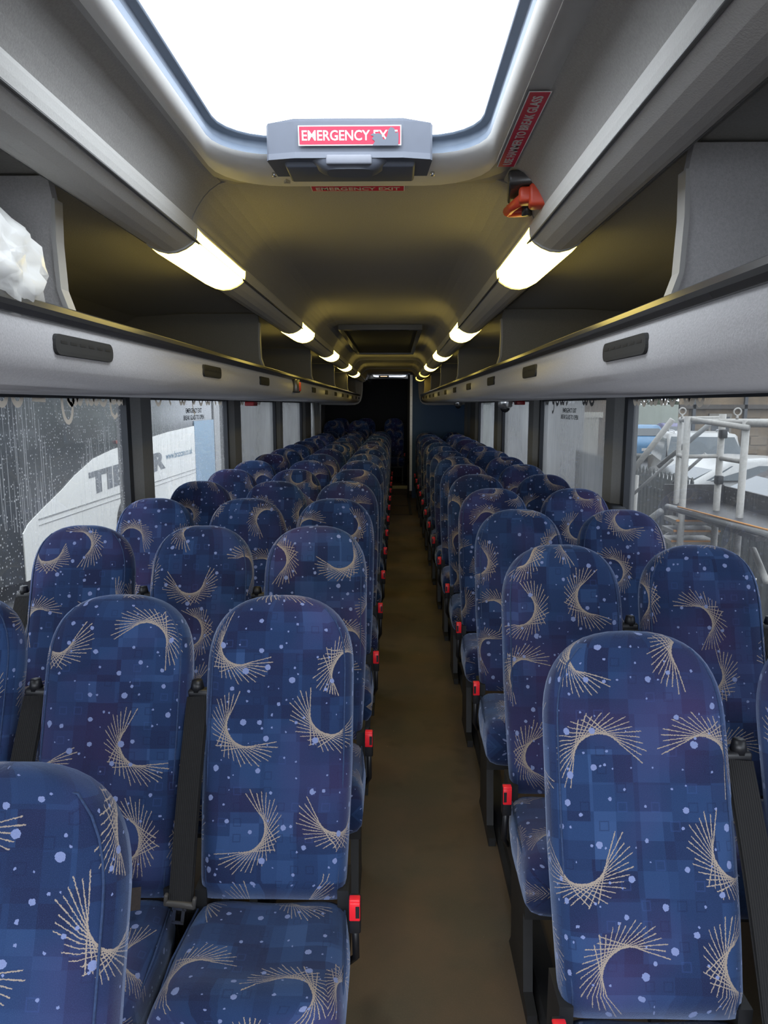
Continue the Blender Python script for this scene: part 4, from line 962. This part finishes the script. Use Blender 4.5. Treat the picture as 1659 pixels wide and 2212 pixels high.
# dark palisade fence beyond the platform
t = empty('palisade_fence', 'dark vertical-pale fence running past the platform', 'fence', (3.3, 4, GZ))
fm = plain('dark_green_grey_paint', (0.055, 0.06, 0.055), 0.6, var=0.4, scale=10)
for i in range(70):
    y = 4.0 + i * 0.13; b = MB(); h = 1.50 - (0.10 if i < 30 else 0.0)
    b.prism([(y - 4 - 0.035, 0.05), (y - 4 + 0.035, 0.05), (y - 4 + 0.035, h - 0.05), (y - 4, h), (y - 4 - 0.035, h - 0.05)], 'x', -0.008, 0.008); b.build('pale', fm, t)
for z in (0.35, 1.2): b = MB(); b.box(0.01, 0.05, -0.1, 9.1, z, z + 0.05); b.build('fence_rail', fm, t)
b = MB(); b.box(0.30, 0.34, -0.5, 9.1, 0.0, 1.32); b.build('backing_board', plain('dark_board', (0.075, 0.075, 0.07), 0.8, var=0.5, scale=4), t)

def car(loc, rz, paint, label, suv=False, L=4.3, Wd=1.78, Hh=1.45):
    t = empty('car', label, 'car', (loc[0], loc[1], GZ), rz)
    if suv: side = [(-L/2, .45), (-L/2, .95), (-L/2+.12, 1.05), (-L/2+.25, Hh-.05), (-L/2+.7, Hh), (.55, Hh), (1.15, 1.10), (L/2-.1, .98), (L/2, .80), (L/2, .40)]
    else: side = [(-L/2, .40), (-L/2+.02, .80), (-L/2+.35, .95), (-L/2+1.0, Hh-.05), (-.25, Hh), (.45, Hh-.04), (1.15, .98), (L/2-.2, .82), (L/2, .62), (L/2, .35)]
    b = MB(); vs = []; secs = [(-1, .0), (-.97, .0), (-.8, .0), (0, 0), (.8, .0), (.97, 0), (1, 0)]
    for yw in (-1, -.93, -.5, 0, .5, .93, 1):
        for i, (x, z) in enumerate(side):
            tuck = 0.80 if z > 1.0 else 1.0; zz = z - (0.05 if abs(yw) == 1 else 0.0) ; vs.append((x * (0.985 if abs(yw) == 1 else 1), yw * Wd / 2 * tuck, zz if z > .45 else z))
    n = len(side); fs = [(j * n + i, j * n + i + 1, (j + 1) * n + i + 1, (j + 1) * n + i) for j in range(6) for i in range(n - 1)]
    fs += [tuple(range(n))[::-1], tuple(6 * n + i for i in range(n))]; b.add(vs, fs, True); b.build('body', paint, t)
    gl_ = bpy.data.materials.get('car_glass') or plain('car_glass', (0.06, 0.075, 0.085), 0.1)
    ws = side[5:7]; b = MB(); (xa, za), (xb, zb) = ws
    wv = [(xa + .08, -Wd * .36, za - .08), (xa + .08, Wd * .36, za - .08), (xb - .05, Wd * .42, zb + .03), (xb - .05, -Wd * .42, zb + .03)]
    b.add([(x + .02, y, z + .015) for x, y, z in wv] + [(x - .03, y, z - .02) for x, y, z in wv], [(0, 1, 2, 3), (7, 6, 5, 4), (0, 4, 5, 1), (1, 5, 6, 2), (2, 6, 7, 3), (3, 7, 4, 0)]); b.build('windscreen', gl_, t)
    (xa, za), (xb, zb) = side[2:4]; wv = [(xb - .02, -Wd * .34, zb - .05), (xb - .02, Wd * .34, zb - .05), (xa + .06, Wd * .38, za + .06), (xa + .06, -Wd * .38, za + .06)]
    b = MB(); b.add([(x - .03, y, z + .015) for x, y, z in wv] + [(x + .03, y, z - .02) for x, y, z in wv], [(0, 1, 2, 3), (7, 6, 5, 4), (0, 4, 5, 1), (1, 5, 6, 2), (2, 6, 7, 3), (3, 7, 4, 0)]); b.build('rear_window', gl_, t)
    for s_ in (-1, 1):
        b = MB(); yy = s_ * (Wd / 2 * .86); b.add([(side[3][0] + .15, yy * .955, Hh - .12), (.45, yy * .955, Hh - .12), (.95, yy * 1.12, 1.0), (-L / 2 + .5, yy * 1.12, 1.0)] + [(side[3][0] + .15, yy * .9, Hh - .12), (.45, yy * .9, Hh - .12), (.95, yy, 1.0), (-L / 2 + .5, yy, 1.0)], [(0, 1, 2, 3), (7, 6, 5, 4), (0, 4, 5, 1), (1, 5, 6, 2), (2, 6, 7, 3), (3, 7, 4, 0)]); b.build('side_window', gl_, t)
        for x in (-L / 2 + .8, L / 2 - .8): b = MB(); b.tube([(x, s_ * (Wd / 2 - .18), .32), (x, s_ * (Wd / 2 + .01), .32)], .32, 18); b.build('wheel', M['black'], t)
        b = MB(); b.rbox(L / 2 - .06, L / 2 + .015, s_ * .62 - .16, s_ * .62 + .16, .62, .76, .02, 2); b.build('headlamp', M['white'], t)
        b = MB(); b.rbox(-L / 2 - .015, -L / 2 + .06, s_ * .70 - .10, s_ * .70 + .10, .72, .88, .02, 2); b.build('tail_lamp', M['red'], t)
        if suv: b = MB(); b.tube([(-1.2, s_ * .58, Hh), (-1.1, s_ * .58, Hh + .05), (.3, s_ * .58, Hh + .05), (.45, s_ * .58, Hh)], .018, 6); b.build('roof_rail', M['steel'], t)
    b = MB(); b.box(L / 2, L / 2 + .02, -.26, .26, .45, .56); b.build('number_plate', M['white'], t)
    return t
pw = plain('white_car_paint', (0.42, 0.42, 0.41), 0.25, var=0.03); pk = plain('black_car_paint', (0.03, 0.03, 0.035), 0.2); pb = plain('blue_car_paint', (0.06, 0.22, 0.42), 0.25); pg = plain('graphite_car_paint', (0.07, 0.07, 0.08), 0.2); pu = plain('violet_car_paint', (0.09, 0.08, 0.22), 0.25)
car((7.35, 17.4), R(-105), pw, 'white off-road car parked beyond the fence behind the platform', True, 4.5, 1.9, 1.62)
car((6.25, 13.2), R(-176), pw, 'low white car in front of the white off-road car', False, 4.3, 1.8, 1.36)
car((6.0, 9.9), R(175), pg, 'graphite car nearest the fence at the right edge', False, 4.4, 1.8, 1.42)
car((10.6, 31.0), R(-100), pb, 'blue car in the far row of parked cars', False)
car((13.2, 33.6), R(-100), pu, 'violet car right of the blue one in the far row', False)
car((9.2, 35.9), R(5), pk, 'black car behind the blue car by the pale wall', True, 4.6, 1.8, 1.6)
car((8.4, 31.0), R(-95), pw, 'white car at the left end of the far row', False)

# pale wall, hedge, sandstone building
b = MB(); b.box(4, 17.5, 38.0, 38.3, GZ, 1.5); tag(b.build('boundary_wall', plain('pale_green_render', (0.42, 0.46, 0.40), 0.9, var=0.1, scale=1)), 'long pale wall behind the far row of cars', 'wall')
def tree(loc, rad, hgt, label, seed):
    random.seed(seed); t = empty('tree', label, 'tree', (loc[0], loc[1], GZ), 0, 'dark trees over the pale wall')
    b = MB(); b.tube([(0, 0, 0), (0.05, 0.02, hgt * .4), (0, 0, hgt * .7)], [0.22, 0.16, 0.08], 8); b.build('trunk', plain('bark', (0.06, 0.045, 0.03), 0.9) if 'bark' not in bpy.data.materials else bpy.data.materials['bark'], t)
    b = MB()
    for i in range(2200):
        d = Vector((random.gauss(0, 1), random.gauss(0, 1), random.gauss(0, 1))).normalized() * rad * random.uniform(.55, 1.0) ** .5
        c = Vector((d.x, d.y, hgt * .62 + d.z * 1.35)); a = Vector((random.gauss(0, 1), random.gauss(0, 1), random.gauss(0, 1))).normalized(); e = a.orthogonal().normalized(); s = random.uniform(.10, .22)
        b.add([c - a * s, c + e * s * .5, c + a * s, c - e * s * .5], [(0, 1, 2, 3)])
    o = b.build('foliage', bpy.data.materials.get('leaves') or plain('leaves', (0.045, 0.075, 0.03), 0.8, var=0.6, scale=2), t, fix=False); o['kind'] = 'stuff'
for i, (x, y, r_, h) in enumerate(((10.4, 42.5, 1.75, 5.2), (14.0, 42.5, 1.78, 5.3), (17.7, 42.5, 1.70, 5.4), (21.6, 42.5, 1.70, 5.2), (6.8, 42.5, 1.75, 5.2))):
    tree((x, y), r_, h, ('%s dark leafy tree over the pale boundary wall' % ('second', 'third', 'fourth', 'rightmost', 'leftmost')[i]), 20 + i)
def stone_mat():
    t = NT('weathered_sandstone'); g = t.n('TexCoord').outputs['Object']
    c = t.ramp(t.noise(g, 0.7, 6, 0.65), [(0.25, (0.13, 0.10, 0.07)), (0.5, (0.27, 0.20, 0.13)), (0.75, (0.36, 0.27, 0.17))])
    c = t.mix(t.math('MULTIPLY', t.noise(t.vm('MULTIPLY', g, (3, 3, .4)), 1.0, 4), 0.7), c, (0.10, 0.09, 0.075)); t.princ(c, 0.9); return t.m
SM = stone_mat()
t = empty('building', 'large weathered sandstone building behind the platform', 'building', (14, 25, GZ))
BO = Vector((14, 25, GZ))
def bb(name, x0, x1, y0, y1, z0, z1, m, par=None):
    b = MB(); b.box(x0 - 14, x1 - 14, y0 - 25, y1 - 25, z0 - GZ, z1 - GZ); return b.build(name, m, par or t)
b = MB(); b.prism([(-4.4, -0.8), (6, -0.8), (6, 5), (-1.9, 5)], 'z', 0, 6.8); b.build('wall', SM, t); bb('ledge', 9.5, 20, 24.0, 24.2, 1.36, 1.50, plain('dark_ledge_stone', (0.09, 0.08, 0.07), 0.9)); bb('corner_quoin', 9.5, 9.8, 24.1, 24.2, GZ, 6.0, SM)
wfm = plain('cream_window_frame', (0.72, 0.68, 0.58), 0.6); wgl = plain('dark_pane', (0.05, 0.055, 0.06), 0.15)
for x in (9.95, 10.4, 11.3, 12.2, 12.65, 14.0, 15.2):
    w_ = bb('window', x, x + 0.30, 24.12, 24.2, 1.86, 3.3, wfm); bb('pane', x + 0.07, x + 0.30, 24.10, 24.12, 1.98, 3.2, wgl, w_)
for x in (10.5, 12.6, 14.8):
    w_ = bb('window', x, x + 0.75, 24.10, 24.2, -0.1, 1.2, plain('grey_window_frame', (0.22, 0.2, 0.17), 0.7)); bb('pane', x + 0.08, x + 0.67, 24.08, 24.10, 0.0, 1.1, wgl, w_)
for x in (9.9, 11.6, 13.9): bb('downpipe', x, x + 0.10, 24.0, 24.1, GZ, 6.0, wgl)
# masonry joints of the near face: courses of blocks standing proud
random.seed(4); me_cache = {}
i = 0
for r_ in range(7):
    z = GZ + 0.05 + r_ * 0.30; x = 9.85 + (0.3 if r_ % 2 else 0)
    while x < 16.8 and i < 140:
        if not any(x < wx + 0.8 and x + 0.55 > wx - 0.05 and z > -0.45 for wx in (10.5, 12.6, 14.8)):
            key = 'k'
            if key not in me_cache:
                b = MB(); b.rbox(0, 0.57, -0.03, 0.02, 0, 0.275, 0.012, 1, smooth=False); o = b.build('stone', SM, t); me_cache[key] = o.data
            else: o = bpy.data.objects.new('stone', me_cache[key]); C.objects.link(o); o.parent = t
            o.location = (x - 14, 24.2 - 25 + random.uniform(-.01, .01), z - GZ); i += 1
        x += 0.6
# stone cottage with a pale door further on
t = empty('stone_outbuilding', 'stone outbuilding with a pale door seen through the right second window', 'building', (9, 36, GZ))
def ob(name, x0, x1, y0, y1, z0, z1, m): b = MB(); b.box(x0 - 9, x1 - 9, y0 - 36, y1 - 36, z0 - GZ, z1 - GZ); return b.build(name, m, t)
ob('wall', 4.7, 6.4, 19.5, 22, GZ, 4, SM); d = ob('door', 4.95, 5.5, 19.4, 19.5, GZ, 1.15, plain('cream_door', (0.55, 0.52, 0.44), 0.6)); ob('door_lintel', 4.9, 5.6, 19.38, 19.5, 1.15, 1.3, wfm); ob('corner_post', 5.95, 6.12, 19.35, 19.5, GZ, 1.3, wfm)
b = MB(); b.box(2.6, 4.6, 17.5, 19.5, GZ, 4.2); tag(b.build('white_shed', plain('white_cladding', (0.34, 0.34, 0.335), 0.6, var=0.05, scale=2)), 'pale clad shed beyond the right second window', 'shed')

# soft bevel-free finish: smooth-by-angle is not needed, meshes carry their own normals
bpy.context.view_layer.update()
